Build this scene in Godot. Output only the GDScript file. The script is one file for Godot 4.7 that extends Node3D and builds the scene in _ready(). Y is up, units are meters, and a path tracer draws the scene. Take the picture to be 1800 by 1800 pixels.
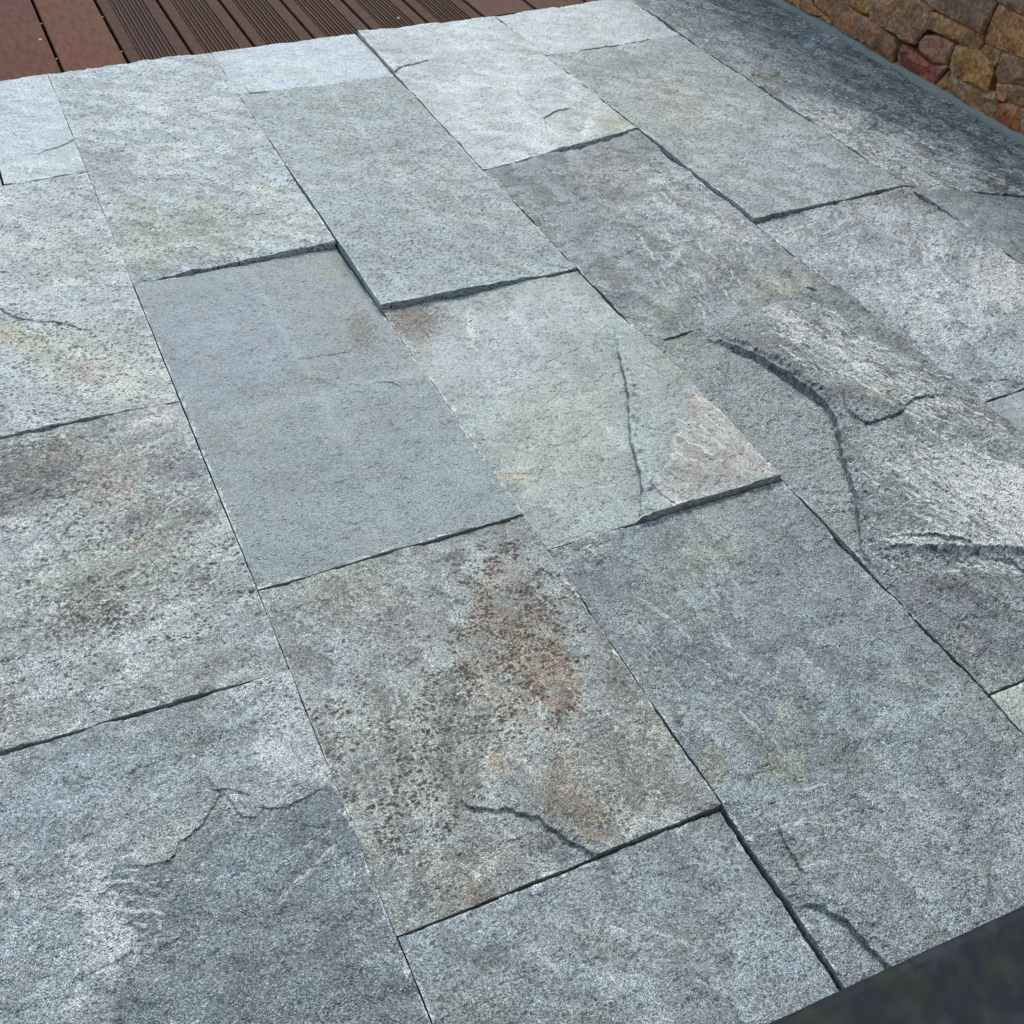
extends Node3D
# A patio of riven quartzite slabs between a timber-look deck and a rubble stone wall.
# Layout was measured from the photograph: every pixel named below is turned into a point
# on the ground (or on the wall) by g() / w(), and everything is built there in metres.

const S := 0.734                      # metres for one measured unit (a course of slabs is 0.40 m wide)
const EYE := 1.1744                   # camera height
const FOCAL := 2115.2                 # in photograph pixels
const WALL_X := 2.257                 # face of the rubble wall

var n_lo := FastNoiseLite.new()
var n_mid := FastNoiseLite.new()
var n_hi := FastNoiseLite.new()
var n_cell := FastNoiseLite.new()
var n_line := FastNoiseLite.new()
var k_lo := FastNoiseLite.new()       # pigment noises: other seeds than the relief's
var k_mid := FastNoiseLite.new()
var k_hi := FastNoiseLite.new()
var k_grit := FastNoiseLite.new()
var k_hue := FastNoiseLite.new()
var taken := {}
var slabs: Array = []
var built: Array = []
var painted: Array = []
var fleck_sets := {}
var rng := RandomNumberGenerator.new()

# ---------------------------------------------------------------- measuring helpers
func ray(px: float, py: float) -> Vector3:
	var c := Vector3(px - 900.0, 900.0 - py, -FOCAL)
	return Vector3(0.91290193 * c.x + 0.25378636 * c.y - 0.31969135 * c.z,
		0.02010592 * c.x + 0.75430435 * c.y + 0.65621696 * c.z,
		0.40768349 * c.x - 0.60548942 * c.y + 0.68350328 * c.z)

func g(px: float, py: float, h := 0.0) -> Vector3:      # the point of height h that the pixel shows
	var d := ray(px, py)
	return Vector3(0, EYE, 0) + d * ((h - EYE) / d.y)

func g2(px: float, py: float) -> Vector2:
	var p := g(px, py)
	return Vector2(p.x, p.z)

func w(px: float, py: float) -> Vector2:                 # (z, y) on the wall's face
	var d := ray(px, py)
	var p := Vector3(0, EYE, 0) + d * (WALL_X / d.x)
	return Vector2(p.z, p.y)

func line_of(points: Array) -> PackedVector2Array:
	var out := PackedVector2Array()
	for i in range(0, points.size(), 2):
		out.append(g2(points[i], points[i + 1]))
	return out

func lin(r: float, gg: float, b: float) -> Color:        # a colour written 0-255 as linear base colour
	return Color(r / 255.0, gg / 255.0, b / 255.0).srgb_to_linear()

# ---------------------------------------------------------------- naming helpers
func numbered(called: String, parent: Node) -> String:
	var key := str(parent.get_instance_id()) + called
	var k: int = taken.get(key, 0)
	taken[key] = k + 1
	return called if k == 0 else "%s_%03d" % [called, k]

func tag(o: Node, label: String, category := "", group := "", kind := "") -> Node:
	if label: o.set_meta("label", label)
	if category: o.set_meta("category", category)
	if group: o.set_meta("group", group)
	if kind: o.set_meta("kind", kind)
	return o

func base(called: String, at := Vector3.ZERO) -> Node3D:
	var o := Node3D.new()
	o.name = numbered(called, self)
	o.position = at
	add_child(o, true)
	return o

func part(called: String, mesh: Mesh, m: Material, parent: Node = self, at := Vector3.ZERO) -> MeshInstance3D:
	var o := MeshInstance3D.new()
	o.name = numbered(called, parent)
	o.mesh = mesh
	if m: o.material_override = m
	o.position = at
	o.cast_shadow = GeometryInstance3D.SHADOW_CASTING_SETTING_ON
	parent.add_child(o, true)
	return o

# ---------------------------------------------------------------- materials
func noise_of(kind: int, freq: float, octaves: int, sd: int, gain := 0.55) -> FastNoiseLite:
	var n := FastNoiseLite.new()
	n.noise_type = kind
	n.seed = sd
	n.frequency = freq
	n.fractal_type = FastNoiseLite.FRACTAL_FBM if octaves > 1 else FastNoiseLite.FRACTAL_NONE
	n.fractal_octaves = octaves
	n.fractal_gain = gain
	return n

func noise_tex(n: FastNoiseLite, size: int, stops: Array, as_normal := false, bump := 4.0) -> NoiseTexture2D:
	var t := NoiseTexture2D.new()
	t.width = size
	t.height = size
	t.seamless = true
	t.seamless_blend_skirt = 0.08
	t.normalize = true
	t.noise = n
	if as_normal:
		t.as_normal_map = true
		t.bump_strength = bump
	elif stops.size():
		var r := Gradient.new()
		r.offsets = PackedFloat32Array(stops.map(func(a): return a[0]))
		r.colors = PackedColorArray(stops.map(func(a): return Color(a[1], a[1], a[1]) if a.size() == 2 else Color(a[1], a[2], a[3])))
		t.color_ramp = r
	return t

func stone_mat(albedo: Texture2D, nrm: Texture2D, rough: float, nscale: float, uv := 1.0) -> StandardMaterial3D:
	var m := StandardMaterial3D.new()
	m.detail_enabled = true
	m.detail_albedo = albedo
	m.detail_blend_mode = BaseMaterial3D.BLEND_MODE_MUL
	m.detail_uv_layer = BaseMaterial3D.DETAIL_UV_2
	m.normal_enabled = true
	m.normal_texture = nrm
	m.normal_scale = nscale
	m.roughness = rough
	m.metallic_specular = 0.5
	m.uv2_scale = Vector3(uv, uv, uv)
	return m

# ---------------------------------------------------------------- what a slab is made of
const SOFT := 0
const MOTTLED := 1
const STREAK := 2
const SPOTS := 3
const WEB := 4
const STROKES := 5

func el(px, py, rx, ry, deg, c: Color, s: float, kind := SOFT, f := 1.0) -> Dictionary:
	# an oval patch of mineral colour, drawn in pixels and laid out on the ground
	var o := g2(px, py)
	var a := deg_to_rad(deg)
	var u := g2(px + rx * cos(a), py + rx * sin(a)) - o
	var v := g2(px - ry * sin(a), py + ry * cos(a)) - o
	var t := Transform2D(u, v, o).affine_inverse()
	return {"t": t, "c": c, "s": s, "k": kind, "f": f, "dir": u.normalized(), "mid": o, "rad": Vector2(absf(u.x) + absf(v.x), absf(u.y) + absf(v.y)) * 1.25}

func po(points: Array, c: Color, s: float, kind := SOFT, f := 1.0, dir := Vector2(1, 0)) -> Dictionary:
	var p := line_of(points)
	var lo := p[0]
	var hi := p[0]
	for q in p:
		lo = lo.min(q)
		hi = hi.max(q)
	return {"p": p, "lo": lo - Vector2(0.02, 0.02), "hi": hi + Vector2(0.02, 0.02), "c": c, "s": s, "k": kind, "f": f, "dir": dir, "mid": (lo + hi) / 2.0, "rad": (hi - lo) / 2.0}

func vein(points: Array, c: Color, s: float, width: float) -> Dictionary:
	var l := line_of(points)
	var lo := l[0]
	var hi := l[0]
	for q in l:
		lo = lo.min(q)
		hi = hi.max(q)
	return {"l": l, "c": c, "s": s, "wd": width, "lo": lo, "hi": hi}

func step(points: Array, raised_px, raised_py, h: float, reach: float, t0 := 0.25, t1 := 0.25, groove := 0.0) -> Dictionary:
	# a broken layer: the side of (raised_px, raised_py) stands h higher than the other
	var l := line_of(points)
	var length := PackedFloat32Array([0.0])
	var lo := l[0]
	var hi := l[0]
	for i in range(1, l.size()):
		length.append(length[i - 1] + l[i].distance_to(l[i - 1]))
		lo = lo.min(l[i])
		hi = hi.max(l[i])
	var d := {"l": l, "len": length, "h": h, "r": reach, "t0": t0, "t1": t1, "gr": groove, "side": 1.0}
	var m: float = minf(reach, 0.5) + 0.02
	d.lo0 = lo - Vector2(0.01, 0.01)
	d.hi0 = hi + Vector2(0.01, 0.01)
	d.lo = lo - Vector2(m, m)
	d.hi = hi + Vector2(m, m)
	var near := near_line(d, g2(raised_px, raised_py))
	d.side = signf(near.x)
	return d

func near_line(d: Dictionary, p: Vector2) -> Vector4:    # signed distance, place along it 0-1, way from it to p
	var l: PackedVector2Array = d.l
	var best := 1e9
	var sgn := 1.0
	var along := 0.0
	var way := Vector2.ZERO
	var length: PackedFloat32Array = d.len
	for i in l.size() - 1:
		var a := l[i]
		var ab := l[i + 1] - a
		var ap := p - a
		var t := clampf(ap.dot(ab) / ab.length_squared(), 0.0, 1.0)
		var q := ap - ab * t
		var dd := q.length_squared()
		if dd < best - 1e-12:
			best = dd
			way = q
			sgn = 1.0 if ab.x * ap.y - ab.y * ap.x > 0.0 else -1.0
			along = length[i] + t * (length[i + 1] - length[i])
	best = sqrt(best)
	way = way / maxf(best, 1e-6)
	return Vector4(best * sgn, along / length[length.size() - 1], way.x, way.y)

func slab(corners: Array, heights: Array, c: Color, mat: String, rough: float, patches: Array, steps := [], veins := [], label := "", cell := 0.0025, gap := 0.0002) -> void:
	# corners: far left, far right, near right, near left in measured units; heights in millimetres
	var grey := c.get_luminance()
	c = c.lerp(Color(grey * 0.985, grey, grey * 1.0), 0.1)
	slabs.append({"q": corners, "h": heights, "c": c, "m": mat, "r": rough, "p": patches, "st": steps, "v": veins, "label": label, "cell": cell, "gap": gap, "res": clampf(cell * 0.5, 0.00115, 0.006)})

# ---------------------------------------------------------------- one slab, point by point
func work_slab(i: int) -> void:
	var s: Dictionary = slabs[i]
	var q: Array = s.q
	var fl := Vector2(q[0], q[1]) * S
	var fr := Vector2(q[2], q[3]) * S
	var nr := Vector2(q[4], q[5]) * S
	var nl := Vector2(q[6], q[7]) * S
	var mid := (fl + fr + nr + nl) / 4.0
	var gp: float = s.gap
	var cs := [fl, fr, nr, nl]
	for k in 4:
		var d: Vector2 = cs[k] - mid
		cs[k] -= Vector2(signf(d.x), signf(d.y)) * gp
	fl = cs[0]; fr = cs[1]; nr = cs[2]; nl = cs[3]
	var hs: Array = s.h
	var cell: float = s.cell
	var wide := (fl.distance_to(fr) + nl.distance_to(nr)) / 2.0
	var deep := (fl.distance_to(nl) + fr.distance_to(nr)) / 2.0
	var nx := int(ceil(wide / cell))
	var ny := int(ceil(deep / cell))
	var row := nx + 1
	var count := row * (ny + 1)
	var pos := PackedVector3Array(); pos.resize(count)
	var uvs := PackedVector2Array(); uvs.resize(count)
	var nor := PackedVector3Array(); nor.resize(count)
	var uv2 := PackedVector2Array(); uv2.resize(count)
	var seed_off := Vector2(i * 3.17, i * 1.73)
	var rough: float = s.r
	var steps: Array = s.st
	var layered: bool = s.m == "streaky"
	var grain_dir := (g2(1560, 690) - g2(1440, 620)).normalized()   # the way the layers run on the streaked slabs
	for y in ny + 1:
		var v := float(y) / ny
		for x in nx + 1:
			var u := float(x) / nx
			var p := fl.lerp(fr, u).lerp(nl.lerp(nr, u), v)
			var np := p + seed_off
			var a_lo := n_lo.get_noise_2d(np.x, np.y)
			var a_mid := n_mid.get_noise_2d(np.x, np.y)
			var a_hi := n_hi.get_noise_2d(np.x, np.y)
			# the sawn or split edge wavers a little
			var e_l := u * wide
			var e_r := (1.0 - u) * wide
			var e_f := v * deep
			var e_n := (1.0 - v) * deep
			var de := minf(minf(e_l, e_r), minf(e_f, e_n))
			if de < 0.012:
				var pull := (1.0 - de / 0.012) * 0.0004
				if e_l < 0.012: p.x += pull * (0.5 + 0.5 * n_line.get_noise_2d(p.y * 1.0, i * 7.0 + 1.0)) * 1.0
				if e_r < 0.012: p.x -= pull * (0.5 + 0.5 * n_line.get_noise_2d(p.y * 1.0, i * 7.0 + 2.0))
				if e_f < 0.012: p.y += pull * (0.5 + 0.5 * n_line.get_noise_2d(p.x * 1.0, i * 7.0 + 3.0))
				if e_n < 0.012: p.y -= pull * (0.5 + 0.5 * n_line.get_noise_2d(p.x * 1.0, i * 7.0 + 4.0))
			var h := lerpf(lerpf(hs[0], hs[1], u), lerpf(hs[3], hs[2], u), v) * 0.001
			h += rough * (a_lo * 0.0032 + a_mid * 0.0018 + a_hi * 0.0008)
			if layered:
				var al := np.dot(grain_dir)
				var ac := np.dot(Vector2(-grain_dir.y, grain_dir.x))
				var much := 1.0
				if steps.size() and steps[0].h > 0.012:
					much = 0.12 + 0.88 * smoothstep(0.0, 0.015, near_line(steps[0], p).x * steps[0].side)
				h += much * (0.0026 * n_line.get_noise_2d(al * 0.35, ac * 1.9) + 0.0012 * n_hi.get_noise_2d(al * 0.2, ac * 1.1))
			# riven layers: terraces of the low noise
			var lay := a_lo * 3.0 + a_mid * 0.9 + a_hi * 0.12
			var fr_l := lay - floorf(lay)
			h += rough * 0.0013 * (floorf(lay) + smoothstep(0.86, 0.985, fr_l))
			var er := 0.0005 + 0.0035 * maxf(0.0, n_line.get_noise_2d(np.x * 1.5, np.y * 1.5 + 40.0) - 0.18)
			if de < er:
				h -= (1.0 - de / er) * (1.0 - de / er) * er * 0.8
			# broken layers
			var ragged := rag(p, i) if steps.size() else Vector2.ZERO
			for st in steps:
				var lo: Vector2 = st.lo
				var hi: Vector2 = st.hi
				if p.x < lo.x or p.y < lo.y or p.x > hi.x or p.y > hi.y:
					continue
				var nl4 := near_line(st, p + ragged)
				var t0: float = st.t0
				var t1: float = st.t1
				var taper := 1.0
				if t0 > 0.0: taper *= smoothstep(0.0, t0, nl4.y)
				if t1 > 0.0: taper *= smoothstep(0.0, t1, 1.0 - nl4.y)
				if taper < 0.02:
					continue
				var sd: float = nl4.x * st.side
				var rr: float = st.r
				var half := maxf(cell * 0.85, absf(st.h) * 0.40)
				half *= 0.75 + 0.8 * absf(n_line.get_noise_2d(np.x * 0.7, np.y * 0.7 + 5.0))
				var lip := smoothstep(-half, half, sd)
				if st.h > 0.004:
					var back := 0.004 + 0.016 * absf(n_line.get_noise_2d(np.y * 0.6, np.x * 0.6 + 3.0))
					lip = lip * 0.70 + 0.30 * smoothstep(-0.002, 0.002, sd - half - back)
				h += st.h * taper * lip * (1.0 - smoothstep(0.0, rr, maxf(sd, 0.0)))
				var gr: float = st.gr
				if gr > 0.0 and sd < 0.0:
					var f := absf(-sd - half) / 0.005
					if f < 1.0: h -= gr * taper * (1.0 - f)
				# the layer overhangs its own foot
				if absf(sd) < half * 4.0 and de > 0.004:
					var up_way := Vector2(nl4.z, nl4.w) * (1.0 if sd > 0.0 else -1.0)
					var push := half * 0.85 * taper * clampf(sd / half, -1.0, 1.0) * (1.0 - smoothstep(half, half * 4.0, absf(sd)))
					p -= up_way * push
			var at := y * row + x
			pos[at] = Vector3(p.x, h, p.y)
			uv2[at] = Vector2(u, v)
			uvs[at] = p * (1.0 if i % 2 == 0 else -1.0) + seed_off
	for y in ny + 1:
		for x in nx + 1:
			var a := pos[y * row + maxi(x - 1, 0)]
			var b := pos[y * row + mini(x + 1, nx)]
			var cc := pos[maxi(y - 1, 0) * row + x]
			var d := pos[mini(y + 1, ny) * row + x]
			nor[y * row + x] = (d - cc).cross(b - a).normalized()
	var idx := PackedInt32Array()
	idx.resize(nx * ny * 6)
	var o := 0
	for y in ny:
		for x in nx:
			var a := y * row + x
			idx[o] = a; idx[o + 1] = a + 1; idx[o + 2] = a + row
			idx[o + 3] = a + 1; idx[o + 4] = a + row + 1; idx[o + 5] = a + row
			o += 6
	# the four sides, down to the bedding
	var ring := PackedInt32Array()
	for x in nx: ring.append(x)
	for y in ny: ring.append(y * row + nx)
	for x in nx: ring.append(ny * row + nx - x)
	for y in ny: ring.append((ny - y) * row)
	var sides := [[0, nx, Vector3(0, 0, -1)], [nx, ny, Vector3(1, 0, 0)], [nx + ny, nx, Vector3(0, 0, 1)], [2 * nx + ny, ny, Vector3(-1, 0, 0)]]
	for sd in sides:
		var first := pos.size()
		for k in sd[1] + 1:
			var j: int = ring[(sd[0] + k) % ring.size()]
			var top := pos[j]
			var rag := n_hi.get_noise_2d(top.x * 1.3 + top.z, 3.0) * 0.0012
			var out: Vector3 = sd[2]
			var uv_in := Vector2(-out.x / wide, -out.z / deep)
			var e0 := uv2[j] + uv_in * 0.004
			pos.append(top); nor.append(out); uvs.append(Vector2(top.x + top.z, top.y)); uv2.append(e0)
			var low := Vector3(top.x, top.y * 0.4 - 0.008, top.z) - out * (0.001 + rag)
			pos.append(low); nor.append(out); uvs.append(Vector2(top.x + top.z, low.y)); uv2.append(e0 + uv_in * (top.y - low.y))
			var foot := Vector3(top.x, -0.032, top.z) - out * 0.002
			pos.append(foot); nor.append(out); uvs.append(Vector2(top.x + top.z, foot.y)); uv2.append(e0 + uv_in * (top.y - foot.y))
		for k in sd[1]:
			for z in 2:
				var a: int = first + k * 3 + z
				idx.append_array([a, a + 1, a + 3, a + 3, a + 1, a + 4])
	var arr := []
	arr.resize(Mesh.ARRAY_MAX)
	arr[Mesh.ARRAY_VERTEX] = pos
	arr[Mesh.ARRAY_NORMAL] = nor
	arr[Mesh.ARRAY_TEX_UV] = uv2
	arr[Mesh.ARRAY_TEX_UV2] = uvs
	arr[Mesh.ARRAY_INDEX] = idx
	built[i] = arr
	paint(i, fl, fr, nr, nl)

func paint(i: int, fl: Vector2, fr: Vector2, nr: Vector2, nl: Vector2) -> void:
	# the stone's own colour, its minerals, stains and lichens, plus shade painted on the breaks, for every 1.2 mm or so of one slab
	var s: Dictionary = slabs[i]
	var res: float = s.res
	var wide := fl.distance_to(fr)
	var deep := fl.distance_to(nl)
	var iw := int(wide / res)
	var ih := int(deep / res)
	var c0: Color = s.c
	var rough: float = s.r
	var calm := 0.45 if s.m == "fine" or s.m == "pitted" else 0.4 + 0.5 * rough
	var bytes := PackedByteArray()
	bytes.resize(iw * ih * 3)
	var seed_off := Vector2(i * 5.31 + 40.0, i * 2.19 - 23.0)
	var chlorite := Color(0.95, 1.012, 0.975)
	var flow: Array = s.get("flow", [Vector2(1, 0), 0.15])
	var flow_dir: Vector2 = flow[0]
	var flow_amp: float = flow[1]
	var flow_side := Vector2(-flow_dir.y, flow_dir.x)
	var quiet: PackedVector2Array = s.get("quiet", PackedVector2Array())
	var gritty := 0.18 if calm < 0.5 else 0.28
	var worn := lin(206, 212, 214)
	var break_shade := lin(104, 112, 118)  # shade painted into the colour of the broken layer faces
	var cell: float = s.cell
	const B := 20
	for by in range(0, ih, B):
		for bx in range(0, iw, B):
			var u0 := (bx + B * 0.5) / iw
			var v0 := (by + B * 0.5) / ih
			var mid := fl.lerp(fr, u0).lerp(nl.lerp(nr, u0), v0)
			var far := B * res * 0.75 + 0.016
			# only what reaches this block
			var near_p := []
			for pt in s.p:
				if pt.k == SPOTS or pt.k == STROKES: continue
				var d: Vector2 = (pt.mid as Vector2) - mid
				if absf(d.x) < pt.rad.x + far and absf(d.y) < pt.rad.y + far: near_p.append(pt)
			var near_v := []
			for vn in s.v:
				if mid.x > vn.lo.x - far and mid.y > vn.lo.y - far and mid.x < vn.hi.x + far and mid.y < vn.hi.y + far: near_v.append(vn)
			var near_s := []
			for st in s.st:
				if mid.x > st.lo0.x - far and mid.y > st.lo0.y - far and mid.x < st.hi0.x + far and mid.y < st.hi0.y + far: near_s.append(st)
			for y in range(by, mini(by + B, ih)):
				var v := (y + 0.5) / ih
				for x in range(bx, mini(bx + B, iw)):
					var u := (x + 0.5) / iw
					var p := fl.lerp(fr, u).lerp(nl.lerp(nr, u), v)
					var np := p + seed_off
					var pig_lo := k_lo.get_noise_2d(np.x, np.y)
					var pig_mid := k_mid.get_noise_2d(np.x, np.y)
					var pig_hi := k_hi.get_noise_2d(np.x, np.y)
					var c := c0
					# chlorite greens the quartzite here and there
					c = c.lerp(chlorite * c.get_luminance(), clampf(k_hue.get_noise_2d(np.x, np.y) * 1.2, 0.0, 0.4))
					var wob := Vector2(pig_mid * 0.011 + pig_hi * 0.007, k_mid.get_noise_2d(np.y + 31.0, np.x - 17.0) * 0.011 + k_hi.get_noise_2d(np.y, np.x + 9.0) * 0.007)
					var pq := p + wob
					for pt in near_p:
						var wt := 1.0
						if pt.has("t"):
							var tr: Transform2D = pt.t
							var e := tr * pq
							var dd := e.length_squared()
							if dd > 2.2: continue
							wt = 1.0 - smoothstep(0.60, 1.08, sqrt(dd) + pig_hi * 0.55 + pig_mid * 0.3)
						elif not Geometry2D.is_point_in_polygon(p + wob * 0.3, pt.p):
							continue
						if wt <= 0.0: continue
						var kind: int = pt.k
						if kind == SOFT:
							wt *= 0.55 + 0.45 * smoothstep(-0.14, 0.08, k_hi.get_noise_2d(np.x * 1.9 + 13.0, np.y * 1.9) + pig_mid * 0.35)
						else:
							var f: float = pt.f
							if kind == MOTTLED:
								wt *= smoothstep(-0.04, 0.10, k_hi.get_noise_2d(np.x * f * 1.7 + 5.0, np.y * f * 1.7) + pig_mid * 0.35)
							elif kind == STREAK:
								var dir: Vector2 = pt.dir
								var al := pq.dot(dir)
								var ac := pq.dot(Vector2(-dir.y, dir.x))
								wt *= smoothstep(0.03, 0.13, k_hi.get_noise_2d(al * 0.13 * f + i, ac * 1.25 * f) + 0.16 * k_hi.get_noise_2d(np.x * 2.2, np.y * 2.2))
							elif kind == WEB:
								wt *= 1.0 - smoothstep(0.03, 0.085, absf(k_mid.get_noise_2d(np.x * f + 77.0, np.y * f * 1.5) + pig_hi * 0.10))
						c = c.lerp(pt.c, clampf(wt * pt.s, 0.0, 1.0))
					for vn in near_v:
						var l: PackedVector2Array = vn.l
						var bd := 1e9
						for k in l.size() - 1:
							bd = minf(bd, Geometry2D.get_closest_point_to_segment(pq, l[k], l[k + 1]).distance_squared_to(pq))
						var wv: float = vn.wd * (0.5 + 1.2 * absf(pig_mid) + 1.2 * pig_hi)
						if bd < wv * wv and wv > 0.0: c = c.lerp(vn.c, vn.s)
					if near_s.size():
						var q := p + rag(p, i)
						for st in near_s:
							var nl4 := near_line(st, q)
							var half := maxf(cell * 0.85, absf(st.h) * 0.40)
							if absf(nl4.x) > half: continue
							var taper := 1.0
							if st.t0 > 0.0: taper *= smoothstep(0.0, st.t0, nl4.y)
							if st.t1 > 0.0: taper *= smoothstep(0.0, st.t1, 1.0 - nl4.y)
							c = c.lerp(break_shade, 0.55 * taper * minf(1.0, st.h / 0.004))  # darkens the break faces as if shaded
					var de := minf(minf(u, 1.0 - u) * wide, minf(v, 1.0 - v) * deep)
					if de < 0.0028 * (0.4 + absf(pig_mid) * 3.0) and n_line.get_noise_2d(np.x * 0.8, np.y * 0.8) > 0.05:
						c = c.lerp(worn, 0.6)
					var grit := k_grit.get_noise_2d(np.x, np.y)
					grit = signf(grit) * smoothstep(0.04, 0.34, absf(grit))
					var fq := pq + wob * 1.5
					var al := fq.dot(flow_dir) + i * 3.0
					var ac := fq.dot(flow_side)
					var band := k_mid.get_noise_2d(al * 0.28, ac * 1.1) + 0.55 * k_hi.get_noise_2d(al * 0.16, ac * 0.8)
					band = signf(band) * smoothstep(0.03, 0.42, absf(band))
					if quiet.size() and Geometry2D.is_point_in_polygon(p + wob * 0.3, quiet): band *= 0.15
					var tone := 1.28 * (1.0 + calm * (pig_mid * 0.22 + pig_hi * 0.50) + pig_lo * 0.14) * (1.0 + grit * gritty) * (1.0 + band * flow_amp)
					var o := (y * iw + x) * 3
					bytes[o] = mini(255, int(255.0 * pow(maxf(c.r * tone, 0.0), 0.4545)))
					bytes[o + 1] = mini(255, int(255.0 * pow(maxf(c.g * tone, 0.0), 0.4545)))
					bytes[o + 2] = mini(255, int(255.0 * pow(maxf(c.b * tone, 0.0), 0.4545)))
	painted[i] = Image.create_from_data(iw, ih, false, Image.FORMAT_RGB8, bytes)

func rag(p: Vector2, i: int) -> Vector2:                  # how a break wanders off its drawn line
	var np := p + Vector2(i * 3.17, i * 1.73)
	return Vector2(n_line.get_noise_2d(np.x * 1.2 + 11.0, np.y * 1.2), n_line.get_noise_2d(np.y * 1.2 + 7.0, np.x * 1.2)) * 0.0045

func sprites(c: Color, alpha: float, size: int, stretch: float, sd: int) -> Array:
	# a few ragged dots of one colour
	var out := []
	for v in 6:
		var wdt := maxi(2, int(round(size * stretch)))
		var im := Image.create_empty(wdt, size, false, Image.FORMAT_RGBA8)
		for y in size:
			for x in wdt:
				var q := Vector2((x + 0.5) / wdt * 2.0 - 1.0, (y + 0.5) / size * 2.0 - 1.0)
				var e := q.length() + n_hi.get_noise_2d(q.x * 0.012 + v * 3.0 + sd, q.y * 0.012) * 1.1
				var a := 1.0 - smoothstep(0.65, 1.05, e)
				im.set_pixel(x, y, Color(c.r, c.g, c.b, a * alpha))
		out.append(im)
	return out

func marks(i: int) -> ImageTexture:
	# what lies on the face of one slab too small for its mesh: lichen dots, pits, flecks of quartz and mica
	var s: Dictionary = slabs[i]
	var q: Array = s.q
	var fl := Vector2(q[0], q[1]) * S
	var fr := Vector2(q[2], q[3]) * S
	var nr := Vector2(q[4], q[5]) * S
	var nl := Vector2(q[6], q[7]) * S
	var across := fr - fl
	var down := nl - fl
	var wide := across.length()
	var deep := down.length()
	var im: Image = painted[i]
	im.convert(Image.FORMAT_RGBA8)
	if s.cell > 0.0045: return ImageTexture.create_from_image(im)
	var iw := int(wide / 0.00056)
	var ih := mini(2040, int(deep / 0.00056))
	im.resize(iw, ih, Image.INTERPOLATE_CUBIC)
	var area := wide * deep
	var r := RandomNumberGenerator.new()
	r.seed = 900 + i
	var kinds: Array = fleck_sets[s.m]
	for set in kinds:
		var n := int(set[1] * area)
		for k in n:
			var u := r.randf()
			var v := r.randf()
			if n_mid.get_noise_2d(u * wide * 0.7 + i * 2.0, v * deep * 0.7 + set[2]) < set[3]:
				continue
			var sp: Image = set[0][r.randi() % 6]
			im.blend_rect(sp, Rect2i(Vector2i.ZERO, sp.get_size()), Vector2i(int(u * iw), int(v * ih)))
	for pt in s.p:
		if pt.k == STROKES:
			# thin broken veins of quartz that follow the layers; f is how many
			var inv: Transform2D = (pt.t as Transform2D).affine_inverse()
			var c: Color = (pt.c as Color).linear_to_srgb()
			var nibs := [sprites(c, pt.s * 0.5, 3, 1.5, i + 3), sprites(c, pt.s * 0.7, 4, 1.5, i + 4), sprites(c, pt.s * 0.8, 6, 1.6, i + 5)]
			for k in int(pt.f):
				var ang := r.randf() * TAU
				var p: Vector2 = inv * (Vector2(cos(ang), sin(ang)) * sqrt(r.randf()))
				var way: Vector2 = (pt.dir as Vector2).rotated(r.randf_range(-0.16, 0.16))
				var length := r.randf_range(0.02, 0.11)
				var nib: Array = nibs[0 if r.randf() < 0.5 else (1 if r.randf() < 0.75 else 2)]
				var gone := 0.0
				while gone < length:
					var bend := n_line.get_noise_2d(p.x * 0.9 + k, p.y * 0.9) * 0.9 + n_hi.get_noise_2d(p.x, p.y + k) * 0.8
					p += way.rotated(bend) * 0.0009
					gone += 0.0009
					if n_hi.get_noise_2d(p.x * 0.8 + 9.0, p.y * 0.8) < -0.10: continue
					var u := (p - fl).dot(across) / (wide * wide)
					var v := (p - fl).dot(down) / (deep * deep)
					if u < 0.004 or v < 0.004 or u > 0.985 or v > 0.99: break
					var sp: Image = nib[r.randi() % 6]
					im.blend_rect(sp, Rect2i(Vector2i.ZERO, sp.get_size()), Vector2i(int(u * iw), int(v * ih)))
			continue
		if pt.k != SPOTS:
			continue
		var inv: Transform2D = (pt.t as Transform2D).affine_inverse()
		var pa: float = inv.x.length() * inv.y.length() * PI
		var c: Color = (pt.c as Color).linear_to_srgb()
		var sets := [sprites(c, pt.s, 4, 1.1, i), sprites(c, pt.s, 6, 1.15, i + 7), sprites(c * 0.8, pt.s, 9, 1.2, i + 9)]
		for k in int(pa * 34000.0 * pt.f * pt.f):
			var ang := r.randf() * TAU
			var rad := sqrt(r.randf())
			var p: Vector2 = inv * (Vector2(cos(ang), sin(ang)) * rad)
			if k_mid.get_noise_2d(p.x * 0.8 + i, p.y * 0.8) * 0.8 + r.randf_range(-0.25, 0.25) < 0.5 * rad - 0.28:
				continue
			var u := (p - fl).dot(across) / (wide * wide)
			var v := (p - fl).dot(down) / (deep * deep)
			if u < 0.0 or v < 0.0 or u > 0.985 or v > 0.99:
				continue
			var big := r.randf()
			var sp: Image = sets[0 if big < 0.5 else (1 if big < 0.85 else 2)][r.randi() % 6]
			im.blend_rect(sp, Rect2i(Vector2i.ZERO, sp.get_size()), Vector2i(int(u * iw), int(v * ih)))
	return ImageTexture.create_from_image(im)

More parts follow.
